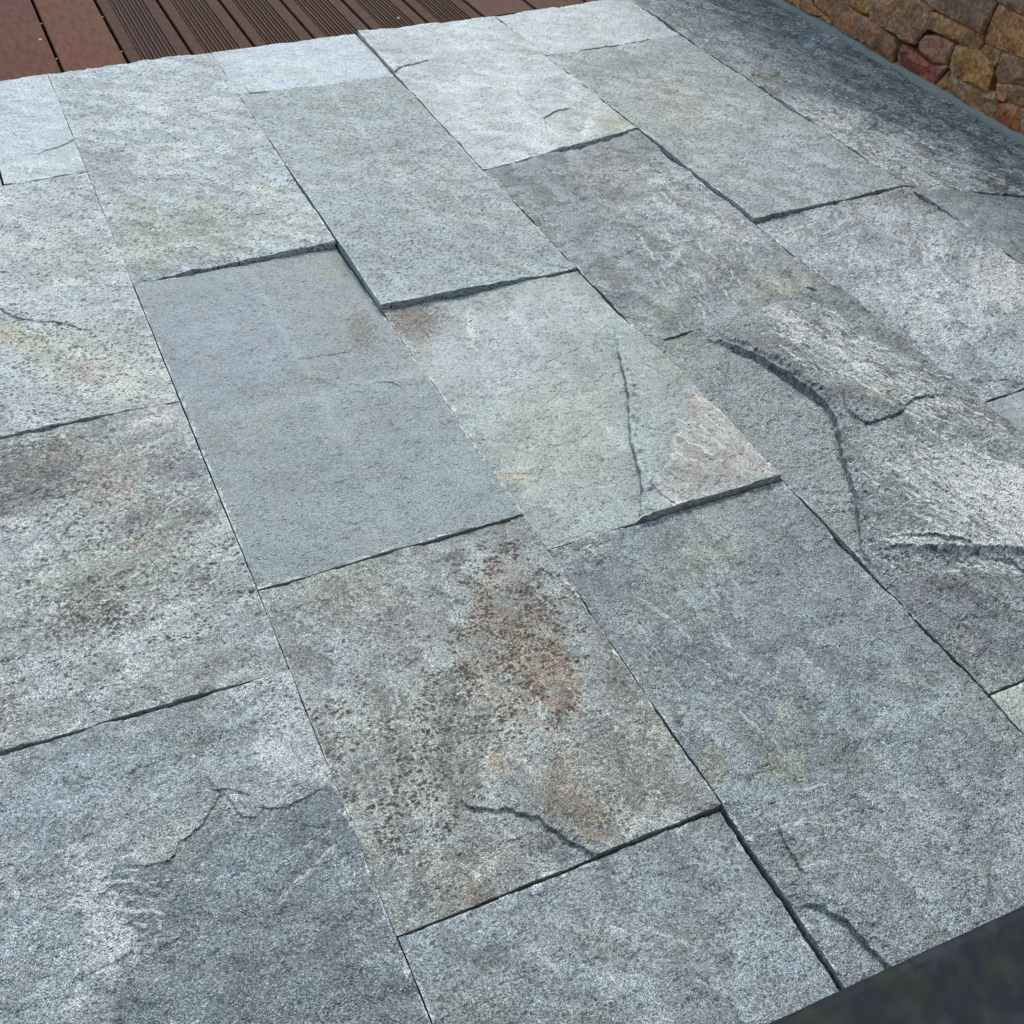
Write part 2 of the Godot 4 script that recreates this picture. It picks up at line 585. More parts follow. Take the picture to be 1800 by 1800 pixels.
func list_slabs() -> void:
	var white := lin(214, 222, 226)
	var dark := lin(62, 70, 74)
	# --- what lies outside the picture, so that the courses go on
	var plain := lin(150, 160, 167)
	for q in [[-0.85, -4.36, -0.302, -3.30], [-0.85, -3.298, -0.302, -1.90], [-0.85, -1.898, -0.302, -0.60], [-0.85, -0.598, -0.302, 0.55], [-0.30, -0.548, 0.2455, 0.55], [0.247, -0.398, 0.79, 0.55], [0.792, -0.398, 1.345, 0.55], [1.347, -0.098, 1.916, 0.55], [1.918, -0.598, 2.47, 0.55], [2.4725, -1.198, 3.012, 0.55]]:
		slab([q[0], q[1], q[2], q[1], q[2], q[3], q[0], q[3]], [0, 0, 0, 0], plain, "speckled", 0.8, [], [], [], "", 0.010)
	# --- the course beside the left border
	slab([-0.30, -4.36, 0.006, -4.358, 0.006, -3.553, -0.30, -3.553], [0, 1, -3, 0], lin(166, 180, 191), "fine", 0.6, [])
	slab([0.014, -4.356, 0.2455, -4.36, 0.2455, -3.5535, 0.012, -3.5535], [1, 1, 1, 1], lin(168, 183, 195), "fine", 0.7,
		[po([0, 290, 60, 272, 152, 250, 170, 300, 0, 335], lin(176, 188, 187), 0.8)],
		[step([156, 245, 127, 250, 95, 262, 40, 276], 80, 200, 0.0022, 0.12, 0.0, 0.5, 0.001)], [], "pale blue-grey cut slab with a thin crack across its near end", 0.003)
	slab([-0.30, -3.550, 0.2455, -3.550, 0.246, -2.303, -0.30, -2.325], [0, 1, 1.5, 1.5], lin(170, 182, 188), "pitted", 0.8,
		[el(110, 450, 130, 60, 14, lin(188, 192, 176), 0.45, MOTTLED, 0.5), el(170, 640, 170, 80, 10, lin(188, 194, 176), 0.5), el(100, 610, 150, 40, 18, lin(186, 192, 172), 0.6, STREAK, 0.6),
		el(10, 585, 70, 14, 20, lin(204, 180, 140), 0.7, MOTTLED, 0.8), el(40, 600, 110, 22, 18, lin(198, 184, 156), 0.5, STREAK, 0.7), el(150, 655, 60, 22, 0, lin(196, 180, 170), 0.5), el(230, 680, 80, 24, 15, lin(198, 184, 174), 0.5, MOTTLED, 0.6),
		el(60, 575, 110, 30, 24, dark, 0.75, SPOTS, 1.0), el(140, 620, 150, 80, 10, dark, 0.7, SPOTS, 0.6), el(60, 720, 120, 40, -10, dark, 0.7, SPOTS, 0.6),
		el(150, 400, 120, 90, 0, dark, 0.6, SPOTS, 0.5), el(0, 345, 40, 16, 0, white, 0.6, MOTTLED)],
		[step([-20, 540, 40, 562, 100, 566, 150, 582, 200, 596], 60, 500, 0.0025, 0.1, 0.0, 0.4, 0.001),
		step([92, 662, 130, 640, 180, 632, 230, 645, 275, 652], 170, 690, 0.0018, 0.08, 0.3, 0.2, 0.001)], [],
		"pale slab with yellowish and ochre staining and small dark lichen specks")
	slab([-0.30, -2.3235, 0.246, -2.3015, 0.2485, -1.4335, -0.30, -1.4455], [0, 0.5, 1.5, 2], lin(164, 172, 176), "speckled", 1.0,
		[el(220, 960, 240, 200, -35, lin(226, 232, 234), 0.6, STROKES, 70), el(250, 950, 260, 220, 0, lin(206, 210, 212), 0.5, WEB, 1.3), el(40, 850, 120, 80, -20, lin(96, 103, 110), 0.6), el(230, 870, 160, 90, -10, lin(128, 136, 120), 0.45, MOTTLED, 0.8), el(200, 1010, 160, 60, -10, lin(130, 139, 122), 0.45, MOTTLED), el(20, 830, 110, 70, -20, lin(70, 76, 84), 0.9, MOTTLED), el(150, 820, 170, 110, 0, lin(124, 132, 116), 0.8, MOTTLED, 0.8),
		el(330, 825, 80, 34, -15, lin(104, 109, 120), 0.8), el(110, 790, 40, 30, 0, lin(112, 104, 96), 0.7), el(200, 850, 60, 70, 20, lin(176, 152, 146), 0.65, MOTTLED),
		el(60, 930, 90, 70, -20, lin(184, 189, 196), 0.75, MOTTLED), el(120, 920, 40, 30, -40, white, 0.7, MOTTLED), el(270, 740, 60, 24, -20, lin(196, 186, 182), 0.65, MOTTLED),
		el(200, 1000, 200, 70, -10, lin(136, 144, 126), 0.75, MOTTLED, 0.8), el(320, 900, 120, 50, 10, lin(120, 128, 114), 0.6, MOTTLED), el(250, 955, 34, 14, -25, lin(140, 118, 92), 0.6),
		el(400, 920, 40, 110, -20, lin(184, 190, 198), 0.6, MOTTLED), el(140, 1090, 110, 40, -15, lin(88, 92, 82), 0.8, MOTTLED), el(140, 1080, 40, 20, 0, lin(120, 92, 84), 0.55, MOTTLED),
		el(200, 960, 260, 190, 0, lin(46, 52, 52), 0.75, SPOTS, 0.7), el(390, 980, 80, 110, -20, lin(46, 52, 52), 0.85, SPOTS, 0.8), el(150, 1140, 260, 90, -10, lin(46, 52, 52), 0.8, SPOTS, 0.6), el(130, 1080, 120, 60, -10, lin(66, 72, 62), 0.85, SPOTS, 1.1), el(60, 830, 130, 80, 0, lin(58, 64, 70), 0.8, SPOTS, 1.0),
		el(0, 1260, 34, 60, 10, lin(82, 72, 78), 0.85, MOTTLED), el(440, 1120, 60, 50, 0, lin(160, 170, 174), 0.6)],
		[step([130, 905, 118, 935, 100, 960], 60, 930, 0.0025, 0.08, 0.3, 0.3), step([200, 800, 222, 840, 215, 880], 170, 840, 0.002, 0.06, 0.3, 0.3)],
		[vein([228, 820, 232, 850, 218, 880], white, 0.6, 0.0014), vein([300, 770, 280, 760, 255, 755], white, 0.5, 0.0014)],
		"weathered slab mottled with dark lichen, green and white blotches", 0.0024)
	slab([-0.30, -1.4420, 0.2485, -1.4300, 0.246, -0.55, -0.30, -0.55], [0, 0, 1, 0], lin(146, 160, 169), "speckled", 1.0,
		[el(300, 1560, 380, 260, -45, lin(226, 232, 234), 0.4, STROKES, 70), el(160, 1600, 60, 120, 0, lin(226, 232, 234), 0.6, STROKES, 30), el(300, 1560, 380, 260, 0, lin(196, 204, 210), 0.4, WEB, 1.2), po([600, 1380, 540, 1405, 505, 1412, 470, 1420, 455, 1432, 425, 1432, 388, 1392, 366, 1428, 342, 1470, 316, 1484, 300, 1514, 250, 1524, 205, 1520, 186, 1560, 216, 1610, 244, 1660, 246, 1690, 200, 1720, 190, 1860, 800, 1860, 660, 1540], lin(98, 112, 121), 0.9),
		po([390, 1215, 512, 1180, 566, 1310, 590, 1375, 500, 1382, 440, 1335, 455, 1290, 430, 1240], lin(186, 194, 199), 0.8),
		po([108, 1520, 150, 1508, 200, 1540, 242, 1640, 240, 1672, 190, 1700, 150, 1712, 135, 1800, 190, 1860, 120, 1860, 128, 1720, 145, 1620], lin(184, 190, 194), 0.9, MOTTLED, 0.7),
		po([580, 1490, 650, 1490, 690, 1600, 730, 1700, 690, 1690, 640, 1716, 610, 1600], lin(160, 172, 179), 0.7, MOTTLED, 0.8),
		el(300, 1480, 80, 36, -25, lin(178, 182, 172), 0.75, MOTTLED), el(410, 1400, 60, 40, -20, lin(174, 182, 180), 0.7, MOTTLED), el(500, 1410, 40, 18, -8, lin(190, 196, 202), 0.75, MOTTLED),
		el(60, 1430, 120, 120, 0, lin(124, 138, 148), 0.6, MOTTLED, 0.5), el(340, 1300, 120, 50, -10, lin(138, 152, 154), 0.7), el(30, 1620, 70, 120, 10, lin(160, 172, 182), 0.6, MOTTLED, 0.7),
		el(420, 1560, 160, 110, 0, lin(150, 164, 172), 0.45, MOTTLED, 1.2), el(560, 1780, 100, 40, 0, lin(150, 164, 168), 0.5, MOTTLED), el(560, 1440, 70, 60, 0, lin(92, 106, 112), 0.5)],
		[step([600, 1378, 540, 1400, 505, 1420, 465, 1418, 450, 1434, 425, 1432, 388, 1392, 366, 1428, 340, 1470, 316, 1482, 300, 1515, 250, 1524, 200, 1520], 330, 1400, 0.0022, 0.10, 0.10, 0.12, 0.0003),
		step([130, 1718, 190, 1696, 215, 1680, 244, 1672], 190, 1650, 0.0022, 0.08, 0.3, 0.2, 0.001),
		step([335, 1383, 385, 1386, 420, 1393, 465, 1400], 400, 1360, 0.0018, 0.05, 0.3, 0.3, 0.0008)],
		[vein([118, 1590, 90, 1620, 72, 1650, 56, 1690], white, 0.5, 0.0009), vein([365, 1510, 350, 1540, 330, 1570], white, 0.4, 0.0008)],
		"grey-blue slab with a darker flaked-off area and pale islands", 0.0021)
	# --- second course
	slab([0.2462, -4.360, 0.8065, -4.362, 0.7885, -2.8525, 0.2460, -2.855], [1, 1, 9, 0], lin(166, 180, 189), "pitted", 0.9,
		[el(320, 410, 140, 60, 14, lin(186, 192, 178), 0.5, STROKES, 60), el(250, 430, 70, 60, 10, lin(148, 158, 142), 0.6), el(300, 380, 130, 40, 14, lin(140, 150, 132), 0.6, STREAK, 0.5), el(370, 400, 80, 60, 10, lin(146, 155, 138), 0.5), el(330, 430, 120, 40, 10, lin(134, 145, 126), 0.6, STREAK, 0.6), el(380, 365, 60, 22, 12, lin(146, 156, 140), 0.6), el(240, 370, 50, 16, 20, lin(176, 184, 170), 0.7, STREAK), el(290, 460, 70, 20, -8, lin(152, 160, 146), 0.6, MOTTLED),
		el(210, 300, 90, 34, 20, lin(146, 150, 160), 0.85), el(340, 335, 110, 24, 12, lin(142, 146, 152), 0.75), el(320, 400, 110, 20, 8, lin(126, 136, 124), 0.5, STREAK),
		el(470, 345, 36, 30, 0, lin(192, 196, 178), 0.5), el(520, 375, 60, 30, 48, lin(194, 197, 180), 0.6, MOTTLED, 0.6), el(505, 400, 70, 24, 12, lin(190, 194, 182), 0.45), el(480, 410, 60, 26, 10, lin(180, 186, 186), 0.6),
		el(330, 190, 150, 46, 10, lin(184, 184, 188), 0.5, MOTTLED), el(290, 270, 60, 20, 0, lin(186, 182, 180), 0.4), el(300, 160, 200, 60, 0, lin(186, 198, 208), 0.35, MOTTLED, 0.6),
		el(260, 420, 60, 40, 0, lin(158, 166, 150), 0.6), el(400, 440, 60, 20, -8, lin(150, 160, 154), 0.6)],
		[step([505, 316, 470, 325, 440, 345, 432, 385, 442, 430], 520, 380, 0.0012, 0.06, 0.3, 0.3)], [],
		"long slab, pale blue-grey with an olive band and a cream corner", 0.0027)
	slab([0.2472, -2.851, 0.7885, -2.849, 0.7975, -1.6485, 0.2490, -1.6485], [1, -5, 6, 0], lin(127, 142, 149), "fine", 0.55,
		[el(635, 575, 26, 34, -10, lin(108, 106, 98), 0.75), el(640, 585, 30, 40, -10, lin(92, 88, 80), 0.8, MOTTLED), el(640, 610, 34, 10, 0, lin(104, 100, 96), 0.6, MOTTLED), el(580, 470, 60, 20, -5, lin(132, 138, 122), 0.7, MOTTLED),
		el(700, 800, 220, 120, 30, lin(128, 144, 152), 0.6), el(600, 900, 180, 60, -12, lin(134, 150, 162), 0.4), el(400, 600, 140, 120, 0, lin(134, 148, 166), 0.5),
		el(560, 632, 80, 8, -6, lin(96, 106, 112), 0.5, MOTTLED), el(690, 676, 40, 8, 10, lin(100, 112, 116), 0.5, MOTTLED)],
		[step([475, 458, 490, 462, 500, 474, 540, 478, 600, 470, 640, 500], 520, 540, 0.0035, 0.12, 0.12, 0.3), step([500, 634, 560, 628, 610, 618, 650, 612], 560, 590, 0.0012, 0.05, 0.3, 0.3, 0.0006),
		step([655, 672, 690, 674, 712, 684], 690, 655, 0.0012, 0.05, 0.3, 0.3, 0.0006)], [],
		"smooth even blue-grey slab with a small brown stain")
	slab([0.2488, -1.6465, 0.7985, -1.6465, 0.7918, -0.8845, 0.247, -0.8825], [0, 0, 5, 0], lin(150, 158, 158), "speckled", 0.95,
		[po([862, 965, 905, 955, 940, 1040, 985, 1110, 1022, 1190, 1026, 1260, 990, 1300, 930, 1270, 850, 1270, 800, 1210, 812, 1120, 836, 1040], lin(148, 128, 104), 0.6, MOTTLED, 1.2), po([880, 1060, 930, 1080, 990, 1150, 1022, 1210, 1000, 1290, 940, 1230, 880, 1180, 850, 1120], lin(138, 110, 84), 0.6, MOTTLED, 1.6), el(960, 1190, 60, 50, 20, lin(134, 98, 70), 0.5, MOTTLED, 2.0),
		po([985, 1300, 1010, 1330, 1040, 1400, 1090, 1440, 1060, 1490, 1010, 1480, 960, 1440, 945, 1390], lin(142, 116, 88), 0.6, MOTTLED, 1.4), el(1000, 1420, 44, 40, 20, lin(136, 100, 68), 0.45, MOTTLED, 2.0), el(760, 1330, 160, 150, 20, lin(134, 130, 122), 0.45, MOTTLED, 1.2), el(760, 1250, 180, 220, 70, lin(226, 232, 234), 0.5, STROKES, 60), el(820, 1250, 120, 150, 0, lin(206, 208, 204), 0.4, WEB, 1.5), el(1090, 1380, 110, 80, 0, lin(196, 188, 176), 0.45, WEB, 1.5),
		el(660, 1080, 130, 90, 0, lin(206, 210, 206), 0.5, WEB, 1.3), el(620, 1300, 70, 130, 10, lin(88, 70, 62), 0.75, SPOTS, 0.8), el(1100, 1180, 60, 60, 40, lin(92, 80, 68), 0.65, SPOTS, 0.7),
		el(1090, 1320, 100, 110, 0, lin(124, 121, 120), 0.75, MOTTLED, 0.8), el(840, 1520, 100, 50, -15, lin(178, 174, 170), 0.75, MOTTLED), el(1000, 1500, 60, 22, 20, lin(108, 116, 128), 0.9),
		el(880, 1340, 22, 24, 0, lin(168, 136, 82), 0.75, MOTTLED), el(815, 1580, 55, 24, -20, lin(168, 142, 104), 0.75, MOTTLED), el(745, 1500, 16, 16, 0, lin(130, 98, 66), 0.7, MOTTLED), el(600, 1170, 60, 90, 20, lin(150, 159, 168), 0.7),
		el(600, 1030, 80, 44, -10, lin(146, 151, 132), 0.7, MOTTLED), el(700, 1250, 110, 80, 0, lin(146, 154, 148), 0.6, MOTTLED), el(730, 1120, 70, 60, 0, lin(146, 150, 160), 0.6), el(900, 960, 60, 30, -10, lin(150, 156, 164), 0.6),
		el(1150, 1270, 50, 60, 40, lin(158, 150, 134), 0.6, MOTTLED), el(1120, 1400, 80, 50, 0, lin(140, 142, 138), 0.6, MOTTLED), el(700, 1560, 60, 60, 0, lin(140, 148, 148), 0.6, MOTTLED),
		el(905, 1110, 120, 200, -16, lin(66, 50, 40), 0.9, SPOTS, 1.35), el(800, 1260, 140, 110, 0, lin(72, 60, 52), 0.85, SPOTS, 1.1), el(720, 1410, 130, 120, 0, lin(74, 56, 54), 0.9, SPOTS, 1.1),
		el(1000, 1060, 70, 60, 30, lin(84, 72, 62), 0.7, SPOTS, 0.8), el(1080, 1420, 80, 50, 0, lin(96, 78, 62), 0.75, SPOTS, 0.8), el(570, 1270, 40, 90, 10, lin(84, 66, 60), 0.85, SPOTS, 0.8), el(640, 1100, 120, 80, 0, lin(86, 84, 78), 0.6, SPOTS, 0.7), el(800, 1000, 80, 50, 0, lin(80, 84, 76), 0.7, SPOTS, 0.7)],
		[step([795, 1408, 830, 1426, 860, 1430, 900, 1430, 935, 1440, 970, 1462, 1000, 1482, 1030, 1498, 1052, 1510], 1050, 1430, 0.0062, 0.14, 0.2, 0.0, 0.0012),
		step([880, 1480, 905, 1478, 925, 1468], 880, 1450, 0.0016, 0.05, 0.3, 0.3, 0.0006), step([660, 1320, 668, 1290, 662, 1255], 640, 1290, 0.0016, 0.04, 0.3, 0.3),
		step([690, 1190, 740, 1150, 700, 1110], 640, 1150, 0.0012, 0.06, 0.3, 0.3)],
		[vein([664, 1315, 668, 1285, 662, 1250], white, 0.7, 0.0016), vein([822, 1110, 812, 1140, 800, 1150], white, 0.5, 0.0012), vein([985, 1330, 1005, 1380, 1040, 1420, 1070, 1440], lin(200, 184, 160), 0.5, 0.0014), vein([1000, 1240, 1002, 1280], white, 0.5, 0.0012), vein([1140, 1230, 1175, 1290, 1200, 1330], lin(196, 188, 170), 0.55, 0.0016)],
		"rust-stained slab densely flecked with brown lichen dots", 0.0021)
	slab([0.247, -0.8795, 0.7895, -0.8815, 0.7875, -0.40, 0.246, -0.40], [0, 0, 0, 0], lin(140, 153, 162), "speckled", 0.9,
		[el(1050, 1640, 200, 100, 30, lin(226, 232, 234), 0.3, STROKES, 50), el(1250, 1590, 60, 90, 10, lin(112, 122, 132), 0.6, MOTTLED, 0.7), el(1020, 1740, 160, 50, -10, lin(124, 138, 146), 0.5, MOTTLED, 0.5), el(1090, 1720, 60, 16, 15, lin(172, 184, 194), 0.45, MOTTLED), el(800, 1690, 120, 50, -15, lin(128, 144, 148), 0.5),
		el(1200, 1480, 90, 24, -20, lin(152, 162, 168), 0.5), el(1330, 1740, 80, 40, -15, lin(122, 132, 140), 0.6, MOTTLED)], [],
		[vein([1010, 1590, 1040, 1600, 1062, 1606], white, 0.4, 0.0012), vein([1055, 1630, 1070, 1700, 1090, 1730], white, 0.3, 0.0012)],
		"plain grey-blue slab with faint pale veins in front of the rusty one", 0.002, 0.0008)
	# --- third course
	slab([0.8075, -4.360, 1.3465, -4.363, 1.3405, -3.9175, 0.8020, -3.956], [1, -1, 0, 1], lin(168, 183, 195), "fine", 0.5,
		[el(600, 100, 60, 40, 0, lin(180, 194, 206), 0.4)], [step([425, 150, 435, 158, 441, 168], 480, 140, 0.002, 0.05, 0.3, 0.0, 0.001)], [],
		"short pale blue slab cut in beside the deck", 0.003)
	slab([0.8020, -3.955, 1.3415, -3.9160, 1.3360, -2.4915, 0.7895, -2.4885], [2, 0, 2, 17], lin(148, 165, 171), "pitted", 0.7,
		[el(770, 330, 220, 60, 22, lin(164, 166, 170), 0.65, MOTTLED, 0.6), el(710, 152, 44, 24, 0, lin(104, 111, 120), 0.8, MOTTLED), el(755, 205, 60, 26, 20, lin(126, 130, 138), 0.7, MOTTLED), el(560, 350, 70, 70, 20, lin(160, 176, 190), 0.6),
		el(650, 180, 220, 26, -4, lin(140, 156, 156), 0.5), el(850, 250, 70, 60, 0, lin(170, 178, 182), 0.6), el(540, 320, 50, 12, 5, lin(140, 140, 148), 0.7), el(800, 450, 200, 40, -12, lin(146, 160, 164), 0.5), el(900, 310, 40, 30, 0, lin(130, 144, 148), 0.5),
		el(700, 350, 240, 160, 20, lin(74, 84, 90), 0.65, SPOTS, 0.75), el(620, 220, 160, 90, 20, lin(74, 84, 90), 0.55, SPOTS, 0.8)],
		[step([945, 470, 975, 468, 1005, 478], 960, 440, 0.0015, 0.05, 0.2, 0.0), step([508, 314, 545, 308, 590, 318, 620, 345], 560, 360, 0.0014, 0.06, 0.1, 0.4)], [],
		"tilted grey-green slab with tiny dark pits, its corner standing proud", 0.0026)
	slab([0.7925, -2.4865, 1.3365, -2.4895, 1.3418, -1.5395, 0.7988, -1.5395], [0, -1, 1, 0], lin(148, 162, 164), "fine", 0.8,
		[el(730, 565, 56, 40, 10, lin(112, 104, 96), 0.8), el(735, 565, 60, 40, 10, lin(92, 84, 76), 0.85, MOTTLED), el(745, 610, 40, 30, 0, lin(118, 120, 104), 0.6, MOTTLED), el(870, 640, 130, 70, 20, lin(172, 178, 188), 0.8), el(950, 560, 160, 50, -12, lin(174, 180, 186), 0.6),
		el(830, 590, 40, 30, 60, lin(138, 142, 130), 0.6, MOTTLED), el(830, 570, 10, 40, -10, white, 0.6), el(980, 760, 150, 150, 10, lin(160, 170, 160), 0.6),
		po([1205, 760, 1222, 700, 1345, 805, 1376, 845, 1190, 892, 1145, 872, 1195, 825], lin(172, 164, 160), 0.7, MOTTLED, 1.2), el(1260, 830, 100, 40, -15, lin(160, 148, 143), 0.7, MOTTLED, 1.0), el(1250, 800, 110, 60, 30, lin(226, 220, 214), 0.6, STROKES, 50), el(1330, 820, 40, 20, 30, lin(112, 98, 92), 0.8, MOTTLED), el(1180, 650, 40, 70, 0, lin(138, 148, 136), 0.7),
		el(1170, 700, 20, 60, 0, lin(166, 172, 184), 0.5, MOTTLED), el(905, 838, 40, 10, 5, lin(178, 160, 128), 0.5), el(1220, 720, 20, 30, 0, lin(176, 150, 134), 0.6, MOTTLED), el(1160, 800, 20, 60, 10, lin(140, 148, 142), 0.6, MOTTLED), el(1290, 770, 70, 20, 42, lin(190, 178, 168), 0.7, MOTTLED)],
		[step([1068, 545, 1084, 600, 1090, 640, 1104, 700, 1106, 770, 1118, 820, 1128, 860, 1126, 895, 1123, 930], 1250, 800, 0.0130, 1.6, 0.35, 0.0, 0.001),
		step([1222, 690, 1205, 760, 1180, 820, 1140, 862, 1165, 880, 1195, 905], 1280, 800, 0.0018, 0.10, 0.25, 0.0, 0.0005), step([735, 560, 760, 600, 750, 640], 850, 600, 0.0016, 0.06, 0.3, 0.3)],
		[vein([1212, 715, 1206, 770, 1185, 815, 1160, 850], lin(216, 206, 192), 0.7, 0.0016), vein([822, 565, 832, 600, 850, 625], white, 0.5, 0.0014), vein([1222, 700, 1300, 765, 1372, 838], lin(214, 206, 196), 0.7, 0.0022)],
		"pale sage slab split by a step, its pinkish triangular corner raised", 0.0020)
	slab([0.7995, -1.5380, 1.3420, -1.5380, 1.345, -0.40, 0.7905, -0.40], [0, 0, 1, 9], lin(131, 146, 154), "speckled", 0.95,
		[el(1220, 1100, 200, 160, 45, lin(226, 232, 234), 0.35, STROKES, 70), el(1450, 1450, 220, 120, -15, lin(226, 232, 234), 0.3, STROKES, 60), el(1160, 1010, 80, 60, 0, lin(146, 156, 144), 0.65, MOTTLED), el(1250, 960, 80, 70, 0, lin(142, 152, 140), 0.6), el(1180, 1150, 130, 70, 30, lin(108, 118, 126), 0.75, MOTTLED, 0.5), el(1090, 1020, 60, 50, 30, lin(112, 122, 131), 0.7),
		el(1330, 1220, 90, 130, -25, lin(110, 119, 127), 0.7, MOTTLED, 0.5), el(1480, 1130, 130, 100, 30, lin(134, 149, 155), 0.6), el(1386, 1245, 26, 40, 0, lin(148, 154, 132), 0.75, MOTTLED), el(1375, 1350, 50, 36, 10, lin(142, 149, 128), 0.8),
		el(1250, 1350, 30, 50, 20, lin(144, 150, 132), 0.75), el(1110, 1080, 40, 40, 20, lin(160, 168, 156), 0.6, MOTTLED), el(1030, 968, 50, 12, -12, white, 0.65, MOTTLED), el(1180, 1300, 60, 120, -30, lin(118, 124, 132), 0.6, MOTTLED, 0.5),
		po([1290, 1428, 1340, 1420, 1420, 1368, 1480, 1358, 1570, 1366, 1640, 1360, 1860, 1300, 1860, 1800, 1500, 1800], lin(140, 148, 155), 0.55), el(1640, 1480, 160, 60, -20, lin(126, 134, 142), 0.5, MOTTLED, 0.5), el(1350, 1200, 260, 260, 0, white, 0.8, SPOTS, 0.10),
		el(1420, 1110, 200, 180, 20, lin(128, 138, 148), 0.4)],
		[step([1344, 1440, 1362, 1452, 1374, 1478, 1392, 1510, 1408, 1540, 1416, 1575], 1450, 1480, 0.0070, 0.10, 0.3, 0.25, 0.0008), step([1380, 1610, 1410, 1600, 1445, 1606, 1480, 1626, 1505, 1650, 1530, 1676, 1560, 1706, 1600, 1760], 1560, 1600, 0.0095, 0.13, 0.3, 0.0, 0.0012),
		step([1290, 1428, 1360, 1408, 1420, 1370, 1500, 1360], 1480, 1440, 0.0012, 0.08, 0.3, 0.4), step([1035, 962, 1030, 972, 990, 982, 975, 995], 1100, 1010, 0.0016, 0.05, 0.2, 0.2)],
		[vein([1000, 968, 1030, 958, 1038, 968], white, 0.7, 0.002)],
		"big grey slab with purple-grey clouds and curved flake edges", 0.0020, 0.0006)
	# --- fourth course
	slab([1.3485, -4.340, 1.9050, -4.351, 1.9125, -3.2135, 1.3390, -3.1335], [10, 0, 4.5, 0], lin(172, 183, 191), "fine", 0.8,
		[el(1030, 215, 80, 44, 20, lin(226, 232, 234), 0.8, STROKES, 40), el(700, 85, 70, 34, 0, lin(146, 148, 154), 0.75, MOTTLED, 0.8), el(760, 130, 60, 26, 0, lin(164, 166, 172), 0.6), po([955, 208, 1000, 192, 1020, 150, 1062, 178, 1132, 228, 1050, 252, 990, 264, 948, 238], lin(158, 164, 152), 0.85, MOTTLED, 0.8),
		el(1010, 215, 30, 26, 0, lin(124, 130, 128), 0.7, MOTTLED), el(1090, 220, 50, 16, 10, lin(156, 162, 140), 0.7), el(1010, 165, 20, 22, 0, white, 0.75, MOTTLED), el(960, 235, 24, 30, 50, white, 0.7, MOTTLED), el(1035, 225, 10, 34, 20, white, 0.65), el(720, 160, 60, 30, 0, lin(150, 152, 160), 0.5, MOTTLED),
		el(860, 200, 120, 60, 0, lin(186, 192, 200), 0.4, MOTTLED, 0.5)],
		[step([690, 132, 712, 118, 745, 113, 785, 110], 720, 80, 0.0030, 0.10, 0.0, 0.4, 0.001), step([905, 160, 925, 180, 940, 195, 956, 210, 962, 240], 900, 210, 0.0045, 0.08, 0.3, 0.2, 0.001), step([950, 212, 985, 194, 1015, 192], 980, 170, 0.0035, 0.07, 0.2, 0.3, 0.0008), step([1055, 220, 1070, 236, 1100, 230], 1040, 250, 0.002, 0.05, 0.3, 0.3)],
		[vein([700, 135, 718, 120, 750, 112], white, 0.6, 0.002), vein([885, 145, 905, 158], white, 0.6, 0.003)],
		"whitish slab by the deck with a crumbling greenish corner", 0.0028)
	slab([1.3390, -3.1325, 1.9135, -3.2120, 1.9185, -2.1455, 1.3422, -2.1065], [0, -3, 0, 1], lin(131, 144, 152), "speckled", 1.15,
		[el(1260, 410, 130, 90, 40, lin(226, 232, 234), 0.75, STROKES, 60), el(1080, 330, 130, 70, 25, lin(226, 232, 234), 0.45, STROKES, 40), el(1220, 400, 230, 130, 20, lin(212, 217, 220), 0.6, WEB, 1.0), el(1050, 330, 150, 90, 20, lin(96, 102, 110), 0.5, WEB, 1.5), el(940, 285, 70, 30, -10, lin(128, 142, 147), 0.7), el(1010, 400, 70, 40, 0, lin(136, 150, 155), 0.7), el(1060, 300, 60, 40, 0, lin(132, 130, 134), 0.5), el(1160, 545, 50, 40, 0, lin(146, 154, 134), 0.75, MOTTLED), el(1370, 500, 70, 30, -10, lin(152, 157, 138), 0.75),
		el(1100, 520, 40, 40, 40, lin(100, 104, 114), 0.6, MOTTLED), el(1300, 500, 70, 50, 0, lin(116, 120, 130), 0.6, MOTTLED), el(1180, 330, 130, 70, 20, white, 0.45, MOTTLED), el(1290, 400, 70, 50, 30, lin(186, 190, 196), 0.5, MOTTLED), el(1260, 460, 50, 40, 0, lin(168, 174, 168), 0.5, MOTTLED),
		el(1240, 350, 60, 30, 30, lin(112, 118, 128), 0.5, MOTTLED), el(1410, 490, 50, 16, 20, lin(178, 184, 186), 0.6, MOTTLED)],
		[step([1080, 293, 1095, 298, 1108, 294], 1090, 280, 0.002, 0.03, 0.2, 0.2, 0.001), step([1140, 280, 1150, 298, 1168, 310], 1180, 290, 0.0022, 0.04, 0.2, 0.2, 0.001), step([1405, 505, 1440, 514, 1465, 508, 1450, 490], 1420, 490, 0.003, 0.06, 0.2, 0.0, 0.001), step([1255, 440, 1268, 478, 1300, 488], 1320, 440, 0.002, 0.06, 0.3, 0.3)],
		[vein([1258, 366, 1264, 390, 1290, 402, 1312, 428], white, 0.6, 0.0022), vein([1246, 436, 1254, 466, 1284, 486], white, 0.6, 0.002), vein([1176, 345, 1186, 360, 1176, 372], white, 0.6, 0.002), vein([1225, 400, 1262, 390], white, 0.5, 0.0018)],
		"purplish-grey slab threaded with fine white veins")
